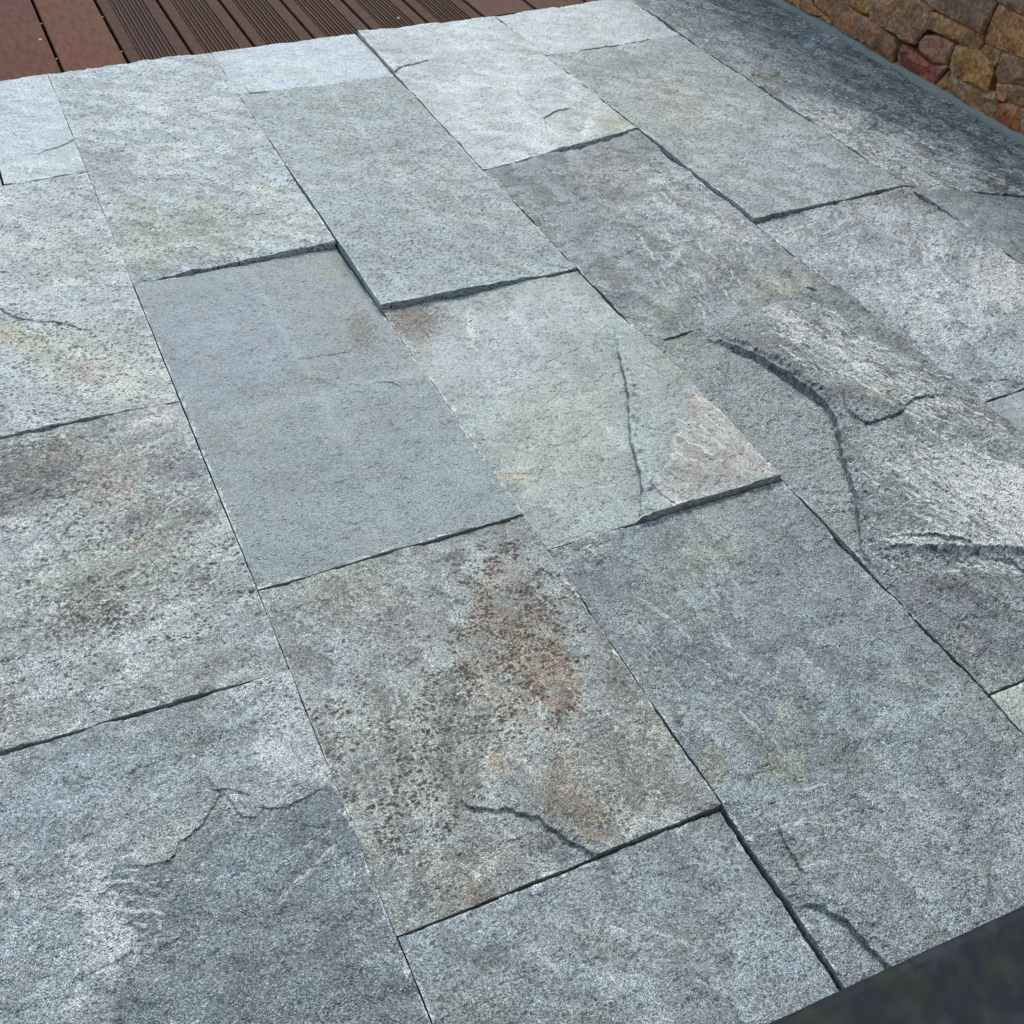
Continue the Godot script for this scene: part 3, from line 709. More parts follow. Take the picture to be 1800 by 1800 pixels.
	slab([1.3425, -2.1055, 1.9185, -2.1440, 1.9155, -0.901, 1.3460, -0.901], [-1, 1, 3, 5], lin(138, 152, 157), "streaky", 1.0,
		[po([1205, 580, 1300, 615, 1410, 688, 1460, 725, 1478, 790, 1505, 890, 1510, 960, 1530, 1010, 1840, 1330, 1980, 1250, 1980, 960, 1690, 690, 1480, 500, 1340, 545], lin(112, 122, 128), 0.8), el(1440, 605, 190, 60, 28, lin(230, 236, 238), 0.9, STROKES, 130), el(1600, 690, 120, 50, 22, lin(226, 232, 234), 0.8, STROKES, 60), el(1740, 880, 160, 90, 24, lin(236, 240, 242), 0.95, STROKES, 200), el(1640, 968, 120, 24, 8, lin(226, 232, 234), 0.85, STROKES, 45), el(1600, 820, 130, 60, 24, lin(226, 232, 234), 0.6, STROKES, 50), el(1650, 850, 220, 200, 30, lin(206, 212, 216), 0.6, WEB, 1.1), el(1420, 600, 200, 60, 28, lin(206, 212, 214), 0.7, WEB, 1.4),
		el(1480, 650, 200, 90, 28, lin(82, 90, 98), 0.6, STREAK, 0.7), el(1650, 1050, 180, 90, 30, lin(84, 92, 100), 0.5, STREAK, 0.7), el(1430, 600, 150, 44, 28, white, 0.85, STREAK, 0.9), el(1560, 670, 130, 50, 26, white, 0.65, STREAK, 0.9), el(1400, 570, 110, 28, 25, lin(196, 200, 198), 0.6, STREAK, 0.7), el(1545, 708, 70, 20, 8, lin(150, 156, 128), 0.75, MOTTLED), el(1610, 712, 50, 22, 5, white, 0.8, MOTTLED),
		el(1740, 880, 130, 80, 25, lin(226, 234, 236), 0.9, STREAK, 0.8), el(1790, 890, 100, 80, 20, lin(244, 250, 252), 0.9, MOTTLED, 0.7), el(1760, 880, 130, 60, 25, lin(206, 214, 220), 0.75), el(1620, 820, 150, 70, 20, white, 0.45, STREAK), el(1720, 970, 120, 26, 12, white, 0.75, STREAK, 0.8), el(1560, 800, 60, 30, 0, lin(150, 156, 164), 0.5, MOTTLED),
		el(1680, 1080, 170, 70, 30, lin(108, 115, 125), 0.85), el(1590, 960, 50, 12, -5, white, 0.7, MOTTLED), el(1690, 1130, 30, 34, 40, lin(158, 166, 158), 0.6, MOTTLED), el(1190, 600, 50, 16, 0, lin(150, 160, 146), 0.6), el(1700, 740, 90, 26, 10, lin(126, 130, 136), 0.6), el(1610, 690, 40, 10, 20, lin(150, 154, 120), 0.5, MOTTLED),
		el(1740, 1200, 50, 30, 0, lin(176, 186, 180), 0.5, MOTTLED), el(1560, 1000, 30, 40, 20, lin(128, 136, 142), 0.7)],
		[step([1190, 578, 1240, 594, 1300, 618, 1360, 652, 1410, 688, 1450, 720, 1470, 752, 1476, 800, 1490, 850, 1505, 890, 1508, 940, 1514, 975, 1535, 1018], 1600, 850, 0.0190, 0.6, 0.2, 0.1, 0.002),
		step([1452, 700, 1478, 712, 1482, 738, 1500, 748, 1520, 760, 1545, 754, 1575, 744, 1600, 716, 1650, 706, 1690, 728, 1720, 740], 1560, 680, 0.0060, 0.11, 0.15, 0.4, 0.0015),
		step([1550, 962, 1580, 957, 1640, 960, 1700, 968, 1740, 985, 1780, 990, 1830, 1030], 1700, 900, 0.0050, 0.10, 0.2, 0.0, 0.0015), step([1600, 850, 1640, 870, 1680, 890], 1680, 840, 0.002, 0.05, 0.3, 0.3),
		step([1675, 1110, 1690, 1095, 1705, 1115, 1718, 1135, 1690, 1130], 1650, 1100, 0.0015, 0.03, 0.2, 0.2)],
		[vein([1555, 1010, 1562, 975, 1580, 962], lin(190, 196, 198), 0.4, 0.0012), vein([1575, 955, 1620, 962, 1690, 975, 1690, 990], white, 0.65, 0.002), vein([1400, 600, 1480, 640, 1560, 690], white, 0.5, 0.0016), vein([1640, 716, 1690, 735], white, 0.7, 0.0026), vein([1610, 1130, 1625, 1135, 1640, 1142], white, 0.7, 0.0016)],
		"dark quartzite slab with a thick white-streaked flake broken in a curve", 0.0019)
	slab([1.3455, -0.8965, 1.9155, -0.8965, 1.916, -0.1, 1.347, -0.1], [4, 2, 0, 2], lin(160, 172, 164), "fine", 0.9, [el(1780, 1235, 60, 30, 0, lin(196, 204, 192), 0.5, MOTTLED)],
		[step([1765, 1222, 1790, 1205, 1830, 1190], 1800, 1240, 0.002, 0.06, 0.2, 0.2)], [], "pale green-white slab, only its corner showing", 0.004)
	# --- fifth course
	slab([1.9075, -4.353, 2.4845, -4.36, 2.4785, -3.9205, 1.9120, -3.9045], [0, 2, 0, 0], lin(174, 186, 195), "fine", 0.8,
		[el(1050, 48, 70, 18, 0, lin(160, 164, 172), 0.7, MOTTLED), el(1160, 20, 60, 20, 0, lin(170, 184, 194), 0.6)], [step([1050, 40, 1075, 55, 1085, 70], 1000, 60, 0.0015, 0.05, 0.3, 0.3)], [vein([900, 50, 930, 45], white, 0.6, 0.003)],
		"whitish slab at the deck with grey smudges", 0.003)
	slab([1.9135, -3.9035, 2.4785, -3.9195, 2.4685, -2.5705, 1.9200, -2.5425], [-1, -2, 1, 10], lin(148, 163, 169), "pitted", 0.75,
		[el(1170, 165, 80, 44, 10, lin(166, 158, 146), 0.65, MOTTLED, 0.6), el(1050, 195, 60, 34, 10, lin(160, 166, 146), 0.7, MOTTLED), el(1100, 112, 130, 22, -8, lin(130, 138, 144), 0.85), el(1400, 285, 130, 50, 20, lin(150, 164, 178), 0.65), el(1200, 210, 80, 20, 0, lin(160, 164, 150), 0.5),
		el(1200, 90, 60, 20, 0, lin(150, 162, 168), 0.6), el(1030, 165, 24, 24, 0, lin(168, 158, 150), 0.6, MOTTLED), el(1330, 340, 80, 30, -10, lin(146, 160, 166), 0.4)],
		[step([1010, 90, 1040, 98, 1080, 103, 1120, 98, 1150, 85], 1080, 140, 0.0018, 0.06, 0.3, 0.3, 0.001), step([1240, 318, 1255, 330, 1268, 338], 1300, 310, 0.002, 0.04, 0.0, 0.3, 0.001)],
		[vein([1170, 138, 1230, 135, 1300, 150], white, 0.3, 0.002)],
		"grey-green slab with a tan blush, its near edge lifted", 0.003)
	slab([1.9205, -2.5405, 2.4690, -2.5680, 2.470, -1.606, 1.917, -1.606], [-2, 0, 1, 0], lin(154, 168, 181), "streaky", 1.0,
		[el(1600, 520, 60, 120, -15, lin(226, 232, 234), 0.5, STROKES, 0), el(1600, 500, 200, 120, 75, lin(226, 232, 234), 0.55, STROKES, 90), el(1780, 500, 70, 80, 75, lin(226, 232, 234), 0.8, STROKES, 60), el(1430, 410, 80, 26, -20, lin(226, 232, 234), 0.7, STROKES, 30), el(1600, 500, 230, 150, 10, lin(214, 220, 224), 0.5, WEB, 1.0), el(1780, 480, 80, 80, 0, lin(206, 214, 220), 0.7), el(1775, 490, 70, 70, 0, lin(244, 248, 250), 0.9, MOTTLED, 0.7), el(1420, 408, 80, 26, -20, lin(192, 196, 196), 0.7, STREAK), el(1540, 362, 50, 24, -20, lin(178, 182, 184), 0.7), el(1605, 345, 60, 18, 0, lin(122, 127, 130), 0.75), el(1600, 510, 200, 110, 0, lin(196, 208, 218), 0.7, STREAK, 0.6), el(1620, 450, 160, 60, 60, lin(204, 212, 220), 0.6, STREAK, 0.8),
		el(1560, 420, 60, 50, 0, lin(160, 160, 162), 0.5, MOTTLED), el(1400, 470, 80, 24, 20, lin(140, 150, 152), 0.6), el(1670, 430, 30, 24, 0, lin(184, 188, 178), 0.5, MOTTLED), el(1740, 620, 60, 60, 0, lin(156, 172, 180), 0.6), el(1760, 400, 40, 60, 0, lin(132, 138, 142), 0.6, MOTTLED), el(1640, 570, 140, 40, 20, white, 0.35, STREAK, 0.7),
		el(1520, 560, 100, 40, 30, lin(120, 130, 140), 0.4, MOTTLED)],
		[step([1500, 352, 1560, 335, 1590, 328, 1640, 332], 1540, 370, 0.0015, 0.05, 0.2, 0.3), step([1500, 380, 1505, 395], 1520, 385, 0.002, 0.03, 0.2, 0.2), step([1690, 415, 1720, 428, 1740, 432], 1710, 450, 0.0015, 0.04, 0.2, 0.2, 0.001), step([1690, 670, 1740, 668, 1770, 670, 1775, 680], 1720, 650, 0.002, 0.05, 0.2, 0.2)],
		[vein([1430, 425, 1440, 405, 1470, 392], white, 0.6, 0.002), vein([1635, 545, 1650, 580, 1665, 600], white, 0.4, 0.002)],
		"light blue slab with white crystalline bloom beside the wall-side course", 0.0028)
	slab([1.917, -1.602, 2.470, -1.602, 2.47, -0.6, 1.917, -0.6], [-3, 0, 0, 0], lin(142, 158, 165), "fine", 0.8, [el(1790, 730, 40, 30, 0, lin(146, 160, 166), 0.5)], [], [], "plain blue-grey slab below the white-bloomed one", 0.004)
	# --- the course against the wall
	slab([2.4860, -4.60, 3.012, -4.60, 3.012, -2.205, 2.4700, -2.5705], [3, 2, 0, 1], lin(138, 151, 160), "streaky", 1.05,
		[el(1480, 230, 130, 50, 28, lin(226, 232, 234), 0.9, STROKES, 110), el(1650, 285, 190, 60, 22, lin(226, 232, 234), 0.7, STROKES, 110), el(1350, 110, 120, 60, 24, lin(226, 232, 234), 0.4, STROKES, 40), el(1600, 260, 240, 80, 22, lin(206, 212, 216), 0.5, WEB, 1.3), el(1350, 110, 90, 50, 20, lin(176, 186, 192), 0.5, WEB, 1.2), el(1470, 225, 110, 44, 28, white, 0.95, STREAK, 0.8), el(1430, 195, 40, 24, 30, white, 0.8, MOTTLED), el(1600, 280, 200, 44, 22, white, 0.75, STREAK, 0.9), el(1560, 205, 170, 26, 28, lin(86, 95, 106), 0.7, STREAK, 0.7), el(1345, 137, 36, 12, 10, lin(130, 136, 106), 0.65), el(1700, 230, 100, 24, 24, lin(98, 112, 108), 0.6, STREAK, 0.8),
		el(1680, 285, 160, 60, 22, white, 0.55, STREAK, 0.7), el(1755, 325, 24, 20, 0, lin(120, 112, 96), 0.6, MOTTLED), el(1370, 100, 80, 40, 25, lin(104, 116, 128), 0.6, MOTTLED, 0.5), el(1270, 60, 80, 40, 25, lin(152, 168, 178), 0.6), el(1330, 95, 50, 24, 10, lin(156, 164, 168), 0.5, MOTTLED), el(1450, 150, 80, 30, 28, lin(96, 106, 118), 0.6, MOTTLED),
		el(1250, 20, 90, 24, 10, lin(140, 156, 166), 0.4)],
		[step([1395, 185, 1450, 190, 1510, 205, 1560, 230], 1470, 230, 0.002, 0.1, 0.2, 0.3), step([1410, 215, 1470, 255, 1530, 285, 1600, 320], 1500, 240, 0.002, 0.1, 0.2, 0.2)],
		[vein([1290, 60, 1310, 70, 1335, 72], white, 0.35, 0.002), vein([1420, 60, 1440, 80, 1435, 105], white, 0.3, 0.002)],
		"dark slab along the wall foot, streaked with white quartz", 0.003)
	slab([2.4725, -2.5665, 3.012, -2.2015, 3.012, -1.2, 2.4725, -1.2], [0, 0, 0, 0], lin(142, 155, 163), "speckled", 1.0, [el(1760, 390, 90, 60, 30, lin(226, 232, 234), 0.6, STROKES, 60), el(1720, 360, 70, 30, 20, lin(206, 212, 216), 0.6, WEB, 1.2), el(1750, 370, 60, 30, 0, lin(158, 164, 168), 0.5, MOTTLED), el(1790, 430, 20, 60, 0, lin(134, 142, 146), 0.5)],
		[step([1780, 375, 1775, 400, 1778, 425, 1800, 452, 1840, 480], 1810, 400, 0.004, 0.1, 0.2, 0.1, 0.001)], [], "grey slab in the wall-side course with a curved crack", 0.0035)
	# the way the layers of each stone run (degrees in the photograph) and how strongly they are banded
	var runs := {11: [10, 0.12], 12: [16, 0.2], 13: [-30, 0.3], 14: [-42, 0.2], 15: [18, 0.28], 16: [10, 0.07], 17: [64, 0.34], 18: [25, 0.24], 20: [20, 0.2], 21: [70, 0.16], 22: [55, 0.26], 23: [10, 0.2], 24: [36, 0.40], 25: [27, 0.32], 27: [8, 0.15], 28: [15, 0.28], 29: [72, 0.34], 31: [26, 0.5], 32: [30, 0.2]}
	var spot := {11: [60, 200], 12: [110, 500], 13: [220, 950], 14: [350, 1500], 15: [320, 300], 16: [560, 700], 17: [880, 1250], 18: [1000, 1680], 20: [720, 330], 21: [1030, 700], 22: [1350, 1250], 23: [860, 150], 24: [1180, 400], 25: [1560, 780], 27: [1060, 60], 28: [1250, 220], 29: [1600, 500], 31: [1500, 180], 32: [1760, 400]}
	slabs[25].quiet = line_of([1140, 600, 1200, 588, 1300, 625, 1405, 694, 1452, 730, 1468, 790, 1494, 890, 1500, 960, 1520, 1010, 1300, 780])   # the bare lower layer is even in colour
	for k in runs:
		var at: Array = spot[k]
		var ang := deg_to_rad(runs[k][0])
		slabs[k].flow = [(g2(at[0] + 40.0 * cos(ang), at[1] + 40.0 * sin(ang)) - g2(at[0], at[1])).normalized(), runs[k][1]]

# ---------------------------------------------------------------- boards, stones and the rest
func board_mesh(width: float, length: float, thick: float, grooves: Array, c: Color) -> ArrayMesh:
	# a profile across the board, drawn out along it; local x across, z along, top at y = 0
	var hw := width / 2.0
	var pr := PackedVector2Array([Vector2(-hw, -thick), Vector2(-hw, -0.003), Vector2(-hw + 0.001, -0.001), Vector2(-hw + 0.003, 0)])
	for gr in grooves:
		var a: float = gr[0]
		var b: float = gr[1]
		var dp: float = gr[2]
		pr.append_array(PackedVector2Array([Vector2(a, 0), Vector2(a + 0.0004, -dp * 0.9), Vector2(a + 0.0010, -dp), Vector2(b - 0.0010, -dp), Vector2(b - 0.0004, -dp * 0.9), Vector2(b, 0)]))
	pr.append_array(PackedVector2Array([Vector2(hw - 0.003, 0), Vector2(hw - 0.001, -0.001), Vector2(hw, -0.003), Vector2(hw, -thick)]))
	var st := SurfaceTool.new()
	st.begin(Mesh.PRIMITIVE_TRIANGLES)
	st.set_smooth_group(-1)
	st.set_color(c)
	var n := pr.size()
	var across := 0.0
	for k in n:
		var a := pr[k]
		var b := pr[(k + 1) % n]
		var seg := a.distance_to(b)
		var quad := [Vector3(a.x, a.y, 0), Vector3(b.x, b.y, 0), Vector3(b.x, b.y, -length), Vector3(a.x, a.y, -length)]
		var uv := [Vector2(across, 0), Vector2(across + seg, 0), Vector2(across + seg, length), Vector2(across, length)]
		for j in [0, 2, 1, 0, 3, 2]:
			st.set_uv(uv[j])
			st.add_vertex(quad[j])
		across += seg
	for end in [0.0, -length]:
		var tri := Geometry2D.triangulate_polygon(pr)
		for j in tri:
			st.set_uv(pr[j])
			st.add_vertex(Vector3(pr[j].x, pr[j].y, end))
	st.generate_normals()
	return st.commit()

func stone_mesh(poly: PackedVector2Array, proud: float, c: Array, sd: int, fine: bool) -> ArrayMesh:
	# poly in (z, y) about its own centre; the stone bulges towards -x, split face, knocked edges
	var pts := PackedVector2Array()
	var per := 0.0
	for k in poly.size(): per += poly[k].distance_to(poly[(k + 1) % poly.size()])
	var seg := per / (44.0 if fine else 12.0)
	for k in poly.size():
		var a := poly[k]
		var b := poly[(k + 1) % poly.size()]
		var m := maxi(1, int(round(a.distance_to(b) / seg)))
		for j in m:
			pts.append(a.lerp(b, float(j) / m))
	if fine:
		return split_face(poly, proud, c, sd)
	var n := pts.size()
	var rings := [[1.0, 0.045], [1.0, 0.012], [0.985, 0.004], [0.94, 0.0], [0.84, 0.0], [0.68, 0.0], [0.50, 0.0], [0.30, 0.0], [0.13, 0.0]] if fine else [[1.0, 0.045], [0.98, 0.008], [0.86, 0.0], [0.4, 0.0]]
	var pos := PackedVector3Array()
	var col := PackedColorArray()
	var uv := PackedVector2Array()
	var tilt := Vector2(n_lo.get_noise_2d(sd * 5.1, 1.0), n_lo.get_noise_2d(sd * 5.1, 9.0)) * 0.35
	var main: Color = c[0]
	for r in rings.size():
		for k in n:
			var p: Vector2 = pts[k] * rings[r][0]
			if r < 4:
				p += Vector2(n_hi.get_noise_2d(p.x + sd, p.y), n_hi.get_noise_2d(p.y, p.x + sd)) * 0.004
			var q := p + Vector2(sd * 1.37, sd * 0.61)
			var fc := n_mid.get_noise_2d(q.x * 0.9, q.y * 0.9)
			var facet := floorf(fc * 5.0) / 5.0
			var x: float = -proud + rings[r][1]
			if r > 0:
				x += p.dot(tilt) * 0.5 - facet * 0.012 - n_hi.get_noise_2d(q.x, q.y) * 0.004 - fc * 0.006
			pos.append(Vector3(x, p.y, p.x))
			col.append(stone_colour(q, c, main))
			uv.append(Vector2(p.x, p.y + (0.02 if r == 0 else 0.0)) + Vector2(sd * 0.37, sd * 0.21))
	pos.append(Vector3(-proud, 0, 0))
	col.append(stone_colour(Vector2(sd * 1.37, sd * 0.61), c, main))
	uv.append(Vector2(sd * 0.37, sd * 0.21))
	var st := SurfaceTool.new()
	st.begin(Mesh.PRIMITIVE_TRIANGLES)
	st.set_smooth_group(0 if fine else -1)
	for i in pos.size():
		st.set_color(col[i])
		st.set_uv(uv[i])
		st.add_vertex(pos[i])
	for r in rings.size() - 1:
		for k in n:
			var a := r * n + k
			var b := r * n + (k + 1) % n
			for j in [a, a + n, b, b, a + n, b + n]: st.add_index(j)
	var last := (rings.size() - 1) * n
	for k in n:
		for j in [last + k, pos.size() - 1, last + (k + 1) % n]: st.add_index(j)
	st.generate_normals()
	return st.commit()

func split_face(outline: PackedVector2Array, proud: float, c: Array, sd: int) -> ArrayMesh:
	# a few flat broken planes between sharp arrises, shaded facet by facet
	var r := RandomNumberGenerator.new()
	r.seed = sd * 31
	var edge := PackedVector2Array()
	for k in outline.size():
		var a := outline[k]
		var b := outline[(k + 1) % outline.size()]
		var m := maxi(1, int(round(a.distance_to(b) / 0.035)))
		for j in m:
			edge.append(a.lerp(b, float(j) / m) + (Vector2(r.randf_range(-1, 1), r.randf_range(-1, 1)) * 0.0018 if j > 0 else Vector2.ZERO))
	var inner := PackedVector2Array()
	var shrunk := Geometry2D.offset_polygon(edge, -0.0055, Geometry2D.JOIN_MITER)
	if shrunk.size(): inner = shrunk[0]
	var ne := edge.size()
	var pts := edge.duplicate()
	pts.append_array(inner)
	var n_rim := pts.size()
	var lo := edge[0]
	var hi := edge[0]
	for q in edge:
		lo = lo.min(q)
		hi = hi.max(q)
	var gap := 0.030
	var y := lo.y + gap * 0.5
	while y < hi.y:
		var x := lo.x + gap * 0.5
		while x < hi.x:
			var q := Vector2(x + r.randf_range(-0.35, 0.35) * gap, y + r.randf_range(-0.35, 0.35) * gap)
			if inner.size() and Geometry2D.is_point_in_polygon(q, inner): pts.append(q)
			x += gap
		y += gap
	var lean := Vector2(r.randf_range(-0.07, 0.07), r.randf_range(-0.07, 0.07))
	var pos := PackedVector3Array()
	var col := PackedColorArray()
	var pale := lin(150, 138, 124) * 1.9
	pale.a = 1.0
	for k in pts.size():
		var p := pts[k]
		var q := p + Vector2(sd * 1.37, sd * 0.61)
		var depth := lean.dot(p)
		var cc := stone_colour(q, c, c[0])
		if k < ne: depth += 0.006 + r.randf() * 0.003
		elif k >= n_rim: depth += r.randf_range(-0.007, 0.005)
		else:
			depth += r.randf_range(-0.001, 0.002)
			if r.randf() < 0.35: cc = cc.lerp(pale.clamp(), r.randf_range(0.2, 0.7))   # lime left on the arrises
		pos.append(Vector3(-proud + depth, p.y, p.x))
		col.append(cc)
	for k in ne:
		pos.append(Vector3(0.03, edge[k].y * 0.98, edge[k].x * 0.98))
		col.append(col[k])
	var st := SurfaceTool.new()
	st.begin(Mesh.PRIMITIVE_TRIANGLES)
	st.set_smooth_group(-1)
	var faces := PackedInt32Array()
	var tri := Geometry2D.triangulate_delaunay(pts)
	for k in range(0, tri.size(), 3):
		var m := (pts[tri[k]] + pts[tri[k + 1]] + pts[tri[k + 2]]) / 3.0
		if not Geometry2D.is_point_in_polygon(m, edge):
			continue
		var a := pts[tri[k + 1]] - pts[tri[k]]
		var b := pts[tri[k + 2]] - pts[tri[k]]
		faces.append_array([tri[k], tri[k + 1], tri[k + 2]] if a.cross(b) > 0.0 else [tri[k], tri[k + 2], tri[k + 1]])
	var area := 0.0
	for k in ne: area += edge[k].cross(edge[(k + 1) % ne])
	var first := pts.size()
	for k in ne:
		var k2 := (k + 1) % ne
		faces.append_array([k, first + k, k2, k2, first + k, first + k2] if area > 0.0 else [k, k2, first + k, k2, first + k2, first + k])
	for f in faces:
		st.set_color(col[f])
		st.set_uv(Vector2(pos[f].z + pos[f].x, pos[f].y) + Vector2(sd * 0.37, sd * 0.21))
		st.add_vertex(pos[f])
	st.generate_normals()
	return st.commit()

func stone_colour(q: Vector2, c: Array, main: Color) -> Color:
	var second: Color = c[1]
	var a := n_mid.get_noise_2d(q.x * 1.4, q.y * 1.4)
	var b := n_hi.get_noise_2d(q.x * 1.1, q.y * 1.1)
	var o := main.lerp(second, smoothstep(-0.10, 0.25, a + b * 0.4))
	o = o * (1.0 + b * 0.8) * 2.8
	o.a = 1.0
	return o.clamp()

func centre(p: PackedVector2Array) -> Vector2:
	var o := Vector2.ZERO
	for q in p: o += q
	return o / p.size()

func box(size: Vector3) -> BoxMesh:
	var b := BoxMesh.new()
	b.size = size
	return b

# ================================================================ the scene
func _ready() -> void:
	rng.seed = 4711
	# --- camera
	var cam := Camera3D.new()
	cam.name = "camera"
	add_child(cam)
	cam.transform = Transform3D(Basis(Vector3(0.91290193, 0.02010592, 0.40768349), Vector3(0.25378636, 0.75430435, -0.60548942), Vector3(-0.31969135, 0.65621696, 0.68350328)), Vector3(0, EYE, 0))
	cam.fov = 2.0 * rad_to_deg(atan(900.0 / FOCAL))
	cam.near = 0.02
	cam.far = 400.0
	cam.current = true
	# --- sky, haze-free, bright overcast
	var sky_mat := ProceduralSkyMaterial.new()
	sky_mat.sky_top_color = Color(0.84, 0.905, 0.965)
	sky_mat.sky_horizon_color = Color(0.92, 0.955, 0.985)
	sky_mat.sky_curve = 0.12
	sky_mat.ground_horizon_color = Color(0.40, 0.41, 0.42)
	sky_mat.ground_bottom_color = Color(0.25, 0.25, 0.25)
	sky_mat.sun_angle_max = 1.0
	var sky := Sky.new()
	sky.sky_material = sky_mat
	var env := Environment.new()
	env.background_mode = Environment.BG_SKY
	env.sky = sky
	env.background_energy_multiplier = 0.6
	env.tonemap_mode = Environment.TONE_MAPPER_LINEAR
	env.tonemap_exposure = 2.05
	env.sdfgi_enabled = true
	env.ssao_enabled = true
	env.ssil_enabled = true
	var we := WorldEnvironment.new()
	we.name = "world_environment"
	we.environment = env
	add_child(we)
	# --- the sun behind thin cloud, beyond the deck and the wall
	var sun := DirectionalLight3D.new()
	sun.name = "sun"
	add_child(sun)
	sun.look_at_from_position(Vector3(0.26, 0.70, -0.64), Vector3.ZERO)
	sun.light_energy = 0.5
	sun.light_angular_distance = 20.0
	sun.light_color = Color(1.0, 0.97, 0.93)
	sun.shadow_enabled = true

	# --- noises
	n_lo = noise_of(FastNoiseLite.TYPE_SIMPLEX_SMOOTH, 4.5, 3, 11)
	n_mid = noise_of(FastNoiseLite.TYPE_SIMPLEX_SMOOTH, 19.0, 3, 23)
	n_hi = noise_of(FastNoiseLite.TYPE_SIMPLEX_SMOOTH, 85.0, 3, 37, 0.6)
	n_line = noise_of(FastNoiseLite.TYPE_SIMPLEX_SMOOTH, 28.0, 3, 51, 0.6)
	k_lo = noise_of(FastNoiseLite.TYPE_SIMPLEX_SMOOTH, 4.0, 3, 211)
	k_mid = noise_of(FastNoiseLite.TYPE_SIMPLEX_SMOOTH, 21.0, 3, 223)
	k_hi = noise_of(FastNoiseLite.TYPE_SIMPLEX_SMOOTH, 90.0, 3, 237, 0.6)
	k_hue = noise_of(FastNoiseLite.TYPE_SIMPLEX_SMOOTH, 9.0, 3, 251)
	k_grit = noise_of(FastNoiseLite.TYPE_SIMPLEX_SMOOTH, 230.0, 2, 241, 0.6)
	n_cell = noise_of(FastNoiseLite.TYPE_CELLULAR, 150.0, 1, 67)
	n_cell.cellular_distance_function = FastNoiseLite.DISTANCE_EUCLIDEAN
	n_cell.cellular_return_type = FastNoiseLite.RETURN_DISTANCE

	# --- materials
	var t_fine := noise_tex(noise_of(FastNoiseLite.TYPE_SIMPLEX_SMOOTH, 0.26, 3, 5, 0.7), 1024, [[0.0, 0.24], [0.28, 0.48], [0.42, 0.73], [0.5, 0.85], [0.58, 0.94], [0.72, 1.0]])
	var t_speck := noise_tex(noise_of(FastNoiseLite.TYPE_SIMPLEX_SMOOTH, 0.24, 3, 8, 0.75), 1024, [[0.0, 0.16], [0.28, 0.42], [0.42, 0.70], [0.5, 0.85], [0.58, 0.95], [0.70, 1.0]])
	var t_pit := noise_tex(noise_of(FastNoiseLite.TYPE_SIMPLEX_SMOOTH, 0.24, 3, 14, 0.75), 1024, [[0.0, 0.2], [0.27, 0.48], [0.4, 0.75], [0.5, 0.86], [0.58, 0.93], [0.75, 1.0]])
	var t_norm := noise_tex(noise_of(FastNoiseLite.TYPE_SIMPLEX_SMOOTH, 0.2, 3, 19, 0.7), 1024, [], true, 4.0)
	var mats := {
		"fine": stone_mat(t_fine, t_norm, 0.48, 0.8, 2.0), "speckled": stone_mat(t_speck, t_norm, 0.50, 1.0, 2.0),
		"pitted": stone_mat(t_pit, t_norm, 0.48, 0.9, 2.0), "streaky": stone_mat(t_speck, t_norm, 0.48, 1.0, 2.0)}
	mats.streaky.uv2_scale = Vector3(1.0, 2.6, 1.0)

	# --- ground
	var soil := StandardMaterial3D.new()
	soil.albedo_texture = noise_tex(noise_of(FastNoiseLite.TYPE_SIMPLEX_SMOOTH, 0.03, 5, 3), 512, [[0.0, 0.16, 0.15, 0.13], [1.0, 0.34, 0.33, 0.30]])
	soil.uv1_triplanar = true
	soil.uv1_world_triplanar = true
	soil.roughness = 0.95
	var pl := PlaneMesh.new()
	pl.size = Vector2(300, 300)
	var gd := part("ground", pl, soil, self, Vector3(0, -0.16, 0))
	tag(gd, "dark bare soil lying under and beyond the patio", "ground", "", "structure")

	# --- the paving: every slab a piece
	var t0 := Time.get_ticks_msec()
	list_slabs()
	built.resize(slabs.size())
	painted.resize(slabs.size())
	var job := WorkerThreadPool.add_group_task(work_slab, slabs.size(), -1, true)
	WorkerThreadPool.wait_for_group_task_completion(job)
	print("slabs ", slabs.size(), " ", Time.get_ticks_msec() - t0, " ms")
	var paving := base("pavement")
	tag(paving, "patio paving of large riven grey quartzite slabs in straight courses", "pavement", "", "structure")
	var ink := lin(56, 64, 70).linear_to_srgb()
	var chalk := lin(206, 214, 220).linear_to_srgb()
	var d2 := sprites(ink, 0.65, 3, 1.4, 1)
	var d3 := sprites(ink, 0.75, 4, 1.6, 2)
	var d5 := sprites(ink, 0.8, 6, 1.3, 3)
	var d7 := sprites(ink, 0.9, 8, 1.25, 13)
	var dash := sprites(ink, 0.8, 4, 3.6, 4)
	var w2 := sprites(chalk, 0.55, 3, 1.4, 5)
	var w3 := sprites(chalk, 0.55, 4, 1.6, 6)
	var wdash := sprites(chalk, 0.45, 3, 5.0, 7)
	# each: dots, how many to the square metre, shift of the clumping noise, where it starts
	fleck_sets = {
		"fine": [[d2, 34000, 0.0, -0.5], [w2, 26000, 4.0, -0.4], [dash, 3500, 8.0, -0.1], [d3, 3000, 2.0, -0.3]],
		"pitted": [[d2, 34000, 0.0, -0.5], [w2, 30000, 4.0, -0.5], [dash, 6000, 8.0, -0.2], [d3, 9000, 3.0, -0.3], [d5, 5000, 2.0, -0.25], [d7, 2200, 6.0, -0.2]],
		"speckled": [[d2, 30000, 0.0, -0.4], [w2, 22000, 4.0, -0.2], [d3, 12000, 8.0, -0.1], [w3, 8000, 2.0, 0.05], [dash, 2500, 5.0, 0.0]],
		"streaky": [[d2, 34000, 0.0, -0.4], [dash, 12000, 4.0, -0.3], [wdash, 12000, 8.0, -0.2], [w2, 26000, 2.0, -0.3]]}
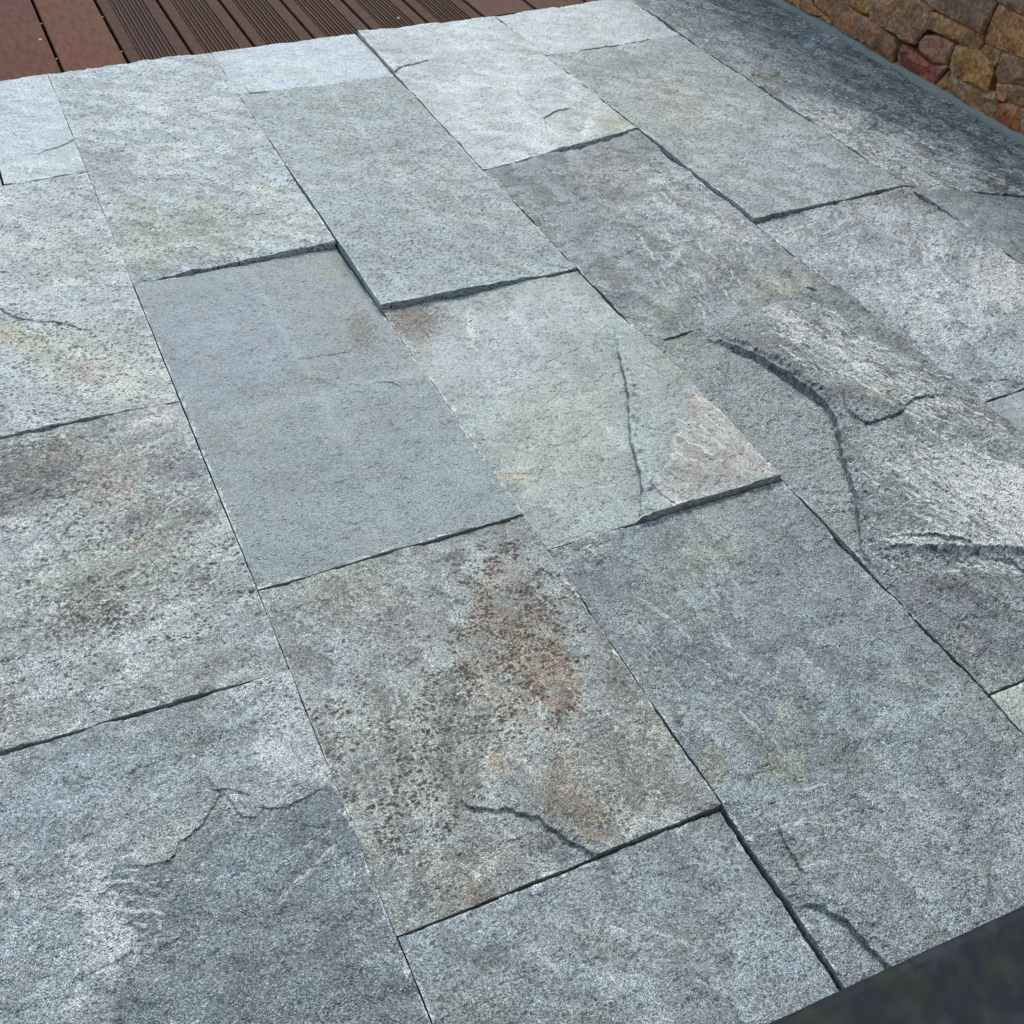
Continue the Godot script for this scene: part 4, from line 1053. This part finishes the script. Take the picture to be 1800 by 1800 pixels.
	for i in slabs.size():
		var mesh := ArrayMesh.new()
		mesh.add_surface_from_arrays(Mesh.PRIMITIVE_TRIANGLES, built[i])
		var m: StandardMaterial3D = mats[slabs[i].m].duplicate()
		m.albedo_texture = marks(i)
		var o := part("slab", mesh, m, paving)
		if slabs[i].label: o.set_meta("label", slabs[i].label)
	built.clear()
	painted.clear()
	var sand := StandardMaterial3D.new()
	sand.albedo_texture = noise_tex(noise_of(FastNoiseLite.TYPE_SIMPLEX_SMOOTH, 0.1, 4, 31), 256, [[0.0, 0.20, 0.20, 0.20], [1.0, 0.36, 0.36, 0.35]])
	sand.uv1_triplanar = true
	sand.uv1_scale = Vector3(4, 4, 4)
	sand.roughness = 0.95
	part("bedding", box(Vector3(2.82, 0.12, 3.80)), sand, paving, Vector3(0.79, -0.09, -1.49))
	var strip_m := StandardMaterial3D.new()
	strip_m.vertex_color_use_as_albedo = true
	strip_m.albedo_texture = t_fine
	strip_m.uv1_scale = Vector3(2, 2, 2)
	strip_m.roughness = 0.8
	build_strip(paving, strip_m)
	build_deck()
	build_wall()
	build_ledge()
	build_added_house()

func build_strip(parent: Node, m: Material) -> void:
	# the smoothed mortar fillet between the last course and the wall
	var st := SurfaceTool.new()
	st.begin(Mesh.PRIMITIVE_TRIANGLES)
	st.set_smooth_group(0)
	var x0 := 3.0155 * S
	var n := 260
	for k in n + 1:
		var z := lerpf(-4.6, 0.55, float(k) / n) * S
		for j in 5:
			var t := j / 4.0
			var x := lerpf(x0 - 0.003, WALL_X + 0.03, t) + (n_line.get_noise_2d(z, 77.0) * 0.004 if j < 2 else 0.0)
			var y := 0.001 + t * t * 0.014 + n_hi.get_noise_2d(x, z) * 0.0015
			if j == 0: y = -0.02
			var tone := 1.25 * (1.0 + 0.12 * n_mid.get_noise_2d(x * 2.0, z))
			var c := lin(122, 131, 131) * tone
			c.a = 1.0
			st.set_color(c)
			st.set_uv(Vector2(x, z))
			st.add_vertex(Vector3(x, y, z))
	for k in n:
		for j in 4:
			var a := k * 5 + j
			for q in [a, a + 1, a + 5, a + 1, a + 6, a + 5]: st.add_index(q)
	st.generate_normals()
	part("mortar_strip", st.commit(), m, parent)

func build_deck() -> void:
	var deck := base("wooden_deck", Vector3(0, 0, -4.366 * S))
	tag(deck, "dark brown deck of smooth and grooved boards running away from the slabs", "deck")
	var grain := noise_of(FastNoiseLite.TYPE_SIMPLEX_SMOOTH, 0.05, 4, 71, 0.65)
	var m_smooth := StandardMaterial3D.new()
	m_smooth.vertex_color_use_as_albedo = true
	m_smooth.albedo_texture = noise_tex(grain, 512, [[0.0, 0.62], [0.45, 0.88], [0.6, 0.95], [1.0, 1.0]])
	m_smooth.uv1_scale = Vector3(2.0, 0.5, 1)
	m_smooth.roughness = 0.7
	m_smooth.metallic_specular = 0.25
	var m_grain := StandardMaterial3D.new()
	m_grain.vertex_color_use_as_albedo = true
	m_grain.albedo_texture = noise_tex(noise_of(FastNoiseLite.TYPE_SIMPLEX_SMOOTH, 0.06, 5, 72, 0.75), 1024, [[0.0, 0.45], [0.5, 0.85], [1.0, 1.0]])
	m_grain.uv1_scale = Vector3(3.0, 0.35, 1)
	m_grain.roughness = 0.8
	m_grain.metallic_specular = 0.25
	var pitch := 0.2245 * S
	var width := pitch - 0.0075
	var y := -0.004
	var gr := [[-0.049, -0.0452, 0.003], [-0.0415, -0.0365, 0.0045], [-0.030, -0.0255, 0.0035], [-0.021, -0.016, 0.0045], [-0.010, -0.0055, 0.0035], [-0.001, 0.004, 0.0045], [0.010, 0.0145, 0.0035], [0.019, 0.024, 0.0045], [0.030, 0.0345, 0.0035], [0.039, 0.044, 0.0045]]
	var smooth_c := lin(80, 46, 36)
	var rough_c := lin(74, 54, 47)
	var long := 2.6
	var meshes := {}
	for k in range(-5, 13):
		var x := (0.2965 + 0.2245 * (k + 0.5)) * S
		var grooved := k >= 1 and k <= 6
		var tone := 1.0 + rng.randf_range(-0.14, 0.14)
		var c := (rough_c if grooved else smooth_c) * tone * 1.2
		if k > 6: c = lin(76, 49, 42) * tone * 1.15
		c.a = 1.0
		var flip: Array = gr
		if k == -1:
			# this board is two lengths butted together
			var cut := 0.405
			part("board", board_mesh(width, cut, 0.024, [], c), m_smooth, deck, Vector3(x, y, 0))
			part("board", board_mesh(width, long - cut, 0.024, [], c * Color(0.98, 0.98, 0.98)), m_smooth, deck, Vector3(x, y, -cut - 0.0012))
		else:
			part("board", board_mesh(width, long, 0.024, flip if grooved else [], c), m_grain if grooved else m_smooth, deck, Vector3(x, y, 0))
	var steel := StandardMaterial3D.new()
	steel.albedo_color = Color(0.75, 0.75, 0.74)
	steel.metallic = 0.8
	steel.roughness = 0.4
	var dark := StandardMaterial3D.new()
	dark.albedo_color = Color(0.13, 0.11, 0.10)
	dark.roughness = 0.9
	for j in 5:
		part("joist", box(Vector3(3.2, 0.05, 0.06)), dark, deck, Vector3(0.85, y - 0.049 - 0.001, -0.05 - 0.55 * j))
	# small clips that hold the boards, seen in two of the gaps
	for p in [[73, 41], [100, 103], [218, 90], [150, 33]]:
		var a := g(p[0], p[1], y - 0.008)
		var gap_x := (0.2965 + 0.2245 * roundf((a.x / S - 0.2965) / 0.2245)) * S
		var cy := CylinderMesh.new()
		cy.top_radius = 0.0018
		cy.bottom_radius = 0.0028
		cy.height = 0.0035
		cy.radial_segments = 10
		part("clip_screw", cy, steel, deck, Vector3(gap_x, y - 0.0095, a.z + 4.366 * S))
	# stray chips of stone on the boards
	var chip_m := StandardMaterial3D.new()
	chip_m.albedo_color = Color(0.80, 0.80, 0.79)
	chip_m.roughness = 0.8
	var spots := [[71, 70, 0.0034, "white stone crumb on the smooth board that has a butt seam"], [349, 0, 0.0036, "white stone crumb on a grooved board far from the slabs"], [700, 32, 0.0034, "white stone crumb on a grooved board close to the slab edge"]]
	for s in spots:
		var a := g(s[0], s[1], y)
		var st := SurfaceTool.new()
		st.begin(Mesh.PRIMITIVE_TRIANGLES)
		st.set_smooth_group(-1)
		var r: float = s[2]
		var ring := []
		for k in 7:
			var ang := TAU * k / 7.0
			var q := r * rng.randf_range(0.7, 1.2)
			ring.append(Vector3(cos(ang) * q * 1.3, 0, sin(ang) * q))
		var top := Vector3(r * 0.2, r * 0.8, -r * 0.1)
		for k in 7:
			var b: Vector3 = ring[k]
			var c2: Vector3 = ring[(k + 1) % 7]
			var bm := b * 0.7 + Vector3(0, r * 0.6, 0)
			var cm := c2 * 0.7 + Vector3(0, r * 0.6, 0)
			for q in [b, bm, c2, c2, bm, cm, bm, top, cm, b, c2, Vector3.ZERO]: st.add_vertex(q)
		st.generate_normals()
		var o := part("stone_crumb", st.commit(), chip_m, self, Vector3(a.x, y, a.z))
		tag(o, s[3], "stone chip", "white crumbs of stone on the deck")

func build_wall() -> void:
	var wall := base("stone_wall", Vector3(WALL_X, 0, -2.2))
	tag(wall, "rubble stone wall of brown, ochre and red split blocks beside the patio", "wall", "", "thing")
	var zc := -2.2
	var t_wall := noise_tex(noise_of(FastNoiseLite.TYPE_SIMPLEX_SMOOTH, 0.02, 5, 91, 0.7), 1024, [[0.0, 0.40], [0.35, 0.66], [0.5, 0.74], [0.62, 0.80], [0.75, 0.90], [1.0, 1.0]])
	var n_wall := noise_tex(noise_of(FastNoiseLite.TYPE_SIMPLEX_SMOOTH, 0.05, 5, 92, 0.65), 1024, [], true, 6.0)
	var m := StandardMaterial3D.new()
	m.vertex_color_use_as_albedo = true
	m.albedo_texture = t_wall
	m.normal_enabled = true
	m.normal_texture = n_wall
	m.normal_scale = 0.8
	m.roughness = 0.75
	m.uv1_scale = Vector3(3, 3, 3)
	var mort := StandardMaterial3D.new()
	mort.albedo_texture = noise_tex(noise_of(FastNoiseLite.TYPE_SIMPLEX_SMOOTH, 0.08, 4, 93), 256, [[0.0, 0.20, 0.18, 0.16], [1.0, 0.33, 0.30, 0.27]])
	mort.uv1_triplanar = true
	mort.roughness = 0.95
	var top := 0.78
	part("mortar_core", box(Vector3(0.26, top + 0.1, 4.6)), mort, wall, Vector3(0.155, top / 2.0 - 0.05, -0.1))
	var brown := [lin(120, 84, 58), lin(96, 72, 56), 0.02]
	var grey := [lin(120, 90, 66), lin(96, 76, 60), 0.03]
	var ochre := [lin(130, 94, 48), lin(104, 78, 46), 0.012]
	var red := [lin(112, 60, 46), lin(92, 52, 44), 0.015]
	var tan := [lin(126, 92, 58), lin(98, 70, 46), 0.03]
	var purple := [lin(100, 78, 62), lin(88, 68, 56), 0.025]
	var rosy := [lin(118, 82, 62), lin(100, 74, 60), 0.02]
	var rust := [lin(134, 78, 36), lin(98, 60, 38), 0.015]
	# outlines drawn on the photograph (quarter pixels from 1350, 0), set out on the wall's face
	var list := [
		[[236, 50, 150, 0, 100, -60, 250, -60, 320, -10, 330, 45, 400, 100, 470, 160, 470, 176, 400, 128, 310, 88], tan, 0.022],
		[[336, 30, 330, -60, 470, -60, 545, 15, 640, 85, 735, 138, 925, 268, 940, 330, 920, 425, 862, 378, 780, 345, 700, 296, 580, 243, 490, 180, 478, 150, 405, 90], brown, 0.024],
		[[560, 10, 500, -60, 640, -60, 642, 70], grey, 0.014], [[652, 72, 650, -60, 790, -60, 770, 0, 752, 60, 720, 92], ochre, 0.018],
		[[772, 10, 800, -60, 1000, -60, 1075, 5, 1172, 68, 1158, 110, 1136, 185, 1048, 300, 960, 272, 930, 236, 748, 130, 750, 70], grey, 0.026],
		[[1180, 90, 1300, 140, 1538, 238, 1528, 290, 1500, 352, 1400, 318, 1262, 240, 1158, 190], tan, 0.020],
		[[1100, 0, 1040, -60, 1560, -60, 1632, 22, 1600, 110, 1548, 222, 1330, 124, 1210, 68], purple, 0.024], [[1652, 34, 1800, 112, 1960, 200, 1960, 460, 1800, 388, 1690, 350, 1552, 296, 1560, 222, 1610, 110], tan, 0.026],
		[[1640, 10, 1600, -60, 1960, -60, 1960, 180, 1800, 92, 1690, 34], purple, 0.018], [[1092, 292, 1132, 256, 1212, 256, 1326, 312, 1290, 400, 1266, 446, 1190, 446, 1134, 400, 1084, 342], rosy, 0.016],
		[[976, 318, 1080, 388, 1160, 460, 1276, 468, 1236, 530, 1196, 588, 1150, 584, 1022, 510, 948, 460, 954, 380], red, 0.026], [[1348, 322, 1420, 330, 1508, 362, 1540, 380, 1600, 440, 1596, 520, 1568, 626, 1480, 588, 1364, 536, 1316, 470, 1326, 390], ochre, 0.028],
		[[1552, 312, 1664, 366, 1650, 430, 1618, 460, 1560, 390, 1520, 356], tan, 0.016], [[1676, 378, 1800, 404, 1960, 480, 1960, 640, 1800, 588, 1640, 582, 1628, 500], grey, 0.024], [[1218, 588, 1296, 502, 1368, 556, 1344, 655, 1262, 622], tan, 0.020],
		[[1376, 556, 1480, 600, 1545, 640, 1636, 652, 1640, 770, 1608, 826, 1480, 756, 1400, 696, 1350, 655], [lin(112, 84, 56), lin(100, 74, 58), 0.09], 0.026], [[1648, 594, 1800, 598, 1960, 660, 1960, 800, 1800, 742, 1690, 712, 1646, 690], brown, 0.020],
		[[1656, 734, 1720, 728, 1800, 756, 1798, 950, 1720, 900, 1640, 846, 1634, 800], rust, 0.028], [[1812, 764, 1960, 820, 2020, 1080, 1900, 1010, 1806, 950], grey, 0.02]]
	var seen: Array = []
	var sd := 3
	for s in list:
		var poly := PackedVector2Array()
		var raw: Array = s[0]
		for k in range(0, raw.size(), 2):
			var q := w(1350.0 + raw[k] / 4.0, raw[k + 1] / 4.0)
			poly.append(q)
		var grown := Geometry2D.offset_polygon(poly, 0.0040, Geometry2D.JOIN_MITER)
		if grown.size() > 0: poly = grown[0]
		var c := centre(poly)
		seen.append(poly)
		var rel := PackedVector2Array()
		for q in poly: rel.append(q - c)
		sd += 1
		part("stone", stone_mesh(rel, 0.016 + (s[2] - 0.02) * 0.35, s[1], sd, true), m, wall, Vector3(0, c.y, c.x - zc))
	# the wall goes on above and past the picture in the same rough courses
	var kinds := [brown, grey, ochre, tan, purple, rosy, brown, tan, rust, grey]
	var y := 0.012
	while y < top:
		var hgt := rng.randf_range(0.085, 0.15)
		var z := -4.1
		while z < -0.3:
			var len := rng.randf_range(0.11, 0.30)
			var r := PackedVector2Array([Vector2(z, y), Vector2(z + len * 0.5, y + rng.randf_range(-0.006, 0.004)), Vector2(z + len, y + rng.randf_range(-0.006, 0.004)), Vector2(z + len + rng.randf_range(-0.012, 0.0), y + hgt), Vector2(z + len * rng.randf_range(0.4, 0.6), y + hgt + rng.randf_range(-0.008, 0.002)), Vector2(z + rng.randf_range(0.0, 0.012), y + hgt)])
			var clash := false
			for sp in seen:
				if Geometry2D.intersect_polygons(r, sp).size() > 0:
					clash = true
					break
			var cen := centre(r)
			if not clash:
				var rel := PackedVector2Array()
				for q in r: rel.append(q - cen)
				sd += 1
				part("stone", stone_mesh(rel, rng.randf_range(0.012, 0.028), kinds[rng.randi() % kinds.size()], sd, false), m, wall, Vector3(0, cen.y, cen.x - zc))
			z += len + 0.009
		y += hgt + 0.009

func build_ledge() -> void:
	var m := StandardMaterial3D.new()
	m.vertex_color_use_as_albedo = true
	m.albedo_texture = noise_tex(noise_of(FastNoiseLite.TYPE_SIMPLEX_SMOOTH, 0.05, 4, 99), 512, [[0.0, 0.80], [1.0, 1.0]])
	m.uv1_scale = Vector3(4, 4, 4)
	m.metallic_specular = 0.3
	m.roughness = 0.7
	# the dark coping of a low wall, just in front of the photographer
	var h := 0.42
	var front := g(1570.0, 1691.5, h).z
	var low := base("low_wall", Vector3(0.9, 0, front + 0.16))
	tag(low, "low wall with a dark anthracite coping slab, faintly green in patches, at the patio corner", "wall", "", "thing")
	var st := SurfaceTool.new()
	st.begin(Mesh.PRIMITIVE_TRIANGLES)
	st.set_smooth_group(0)
	var nx := 300
	var nz := 70
	var x0 := -0.78
	var x1 := 0.9
	var z0 := -0.16
	var z1 := 0.16
	for j in nz + 1:
		for i in nx + 1:
			var x := lerpf(x0, x1, float(i) / nx)
			var z := lerpf(z0, z1, float(j) / nz)
			var a := n_mid.get_noise_2d(x * 1.1 + 3.0, z * 1.1 + 8.0)
			var b := n_hi.get_noise_2d(x + 3.0, z + 8.0)
			var e := minf(minf(x - x0, x1 - x), minf(z - z0, z1 - z))
			var y := a * 0.0012 + b * 0.0004
			if e < 0.006: y -= 0.006 * (1.0 - e / 0.006) * (1.0 - e / 0.006)
			var c := lin(50, 59, 69)
			c = c.lerp(lin(66, 75, 85), smoothstep(0.0, 0.35, a + b * 0.4))
			c = c.lerp(lin(60, 72, 58), 0.7 * smoothstep(0.15, 0.35, n_mid.get_noise_2d(x * 0.9 + 30.4, z * 0.9) + b * 0.3))  # green tint in noise patches
			c = c * 0.42
			c.a = 1.0
			st.set_color(c)
			st.set_uv(Vector2(x, z) * 0.5)
			st.add_vertex(Vector3(x, h + y, z))
	for j in nz:
		for i in nx:
			var a := j * (nx + 1) + i
			for q in [a, a + 1, a + nx + 1, a + 1, a + nx + 2, a + nx + 1]: st.add_index(q)
	st.generate_normals()
	var cop := part("coping", st.commit(), m, low)
	cop.set_meta("label", "dark anthracite coping slab with faint green patches")
	var slate := StandardMaterial3D.new()
	slate.albedo_color = Color(0.24, 0.27, 0.31)
	slate.roughness = 0.7
	part("coping_edge", box(Vector3(x1 - x0 - 0.001, 0.034, z1 - z0 - 0.001)), slate, low, Vector3((x0 + x1) / 2.0, h - 0.0235, 0))
	var ren := StandardMaterial3D.new()
	ren.albedo_texture = noise_tex(noise_of(FastNoiseLite.TYPE_SIMPLEX_SMOOTH, 0.06, 4, 95), 256, [[0.0, 0.46, 0.46, 0.45], [1.0, 0.60, 0.60, 0.58]])
	ren.uv1_triplanar = true
	ren.roughness = 0.9
	part("wall_body", box(Vector3(x1 - x0 - 0.08, h - 0.0405 + 0.03, 0.24)), ren, low, Vector3((x0 + x1) / 2.0, (h - 0.0405 - 0.03) / 2.0, 0.01))

func build_added_house() -> void:
	# an unseen house front, added so that it shades the near slabs
	var house := base("added_house_front", Vector3(0.4, 0, 0.75))
	tag(house, "added unseen house wall, cream rendered with a tall dark-framed window, shading the patio", "house", "", "thing")
	var plaster := StandardMaterial3D.new()
	plaster.albedo_texture = noise_tex(noise_of(FastNoiseLite.TYPE_SIMPLEX_SMOOTH, 0.1, 4, 97), 256, [[0.0, 0.62, 0.60, 0.56], [1.0, 0.74, 0.72, 0.68]])
	plaster.uv1_triplanar = true
	plaster.roughness = 0.9
	var frame := StandardMaterial3D.new()
	frame.albedo_color = Color(0.22, 0.23, 0.25)
	frame.roughness = 0.45
	var glass := StandardMaterial3D.new()
	glass.albedo_color = Color(0.05, 0.06, 0.07)
	glass.roughness = 0.05
	part("wall", box(Vector3(2.6, 3.2, 0.3)), plaster, house, Vector3(-2.2, 1.45, 0.15))
	part("wall", box(Vector3(2.6, 3.2, 0.3)), plaster, house, Vector3(2.2, 1.45, 0.15))
	part("wall", box(Vector3(1.8, 0.9, 0.3)), plaster, house, Vector3(0, 2.6, 0.15))
	var win := part("window", box(Vector3(1.8, 0.06, 0.08)), frame, house, Vector3(0, -0.12, 0.12))
	part("frame", box(Vector3(0.06, 2.2, 0.08)), frame, win, Vector3(-0.868, 1.13, 0))
	part("frame", box(Vector3(0.06, 2.2, 0.08)), frame, win, Vector3(0.868, 1.13, 0))
	part("frame", box(Vector3(1.676, 0.06, 0.08)), frame, win, Vector3(0, 2.2, 0))
	part("pane", box(Vector3(1.676, 2.14, 0.02)), glass, win, Vector3(0, 1.1, 0))
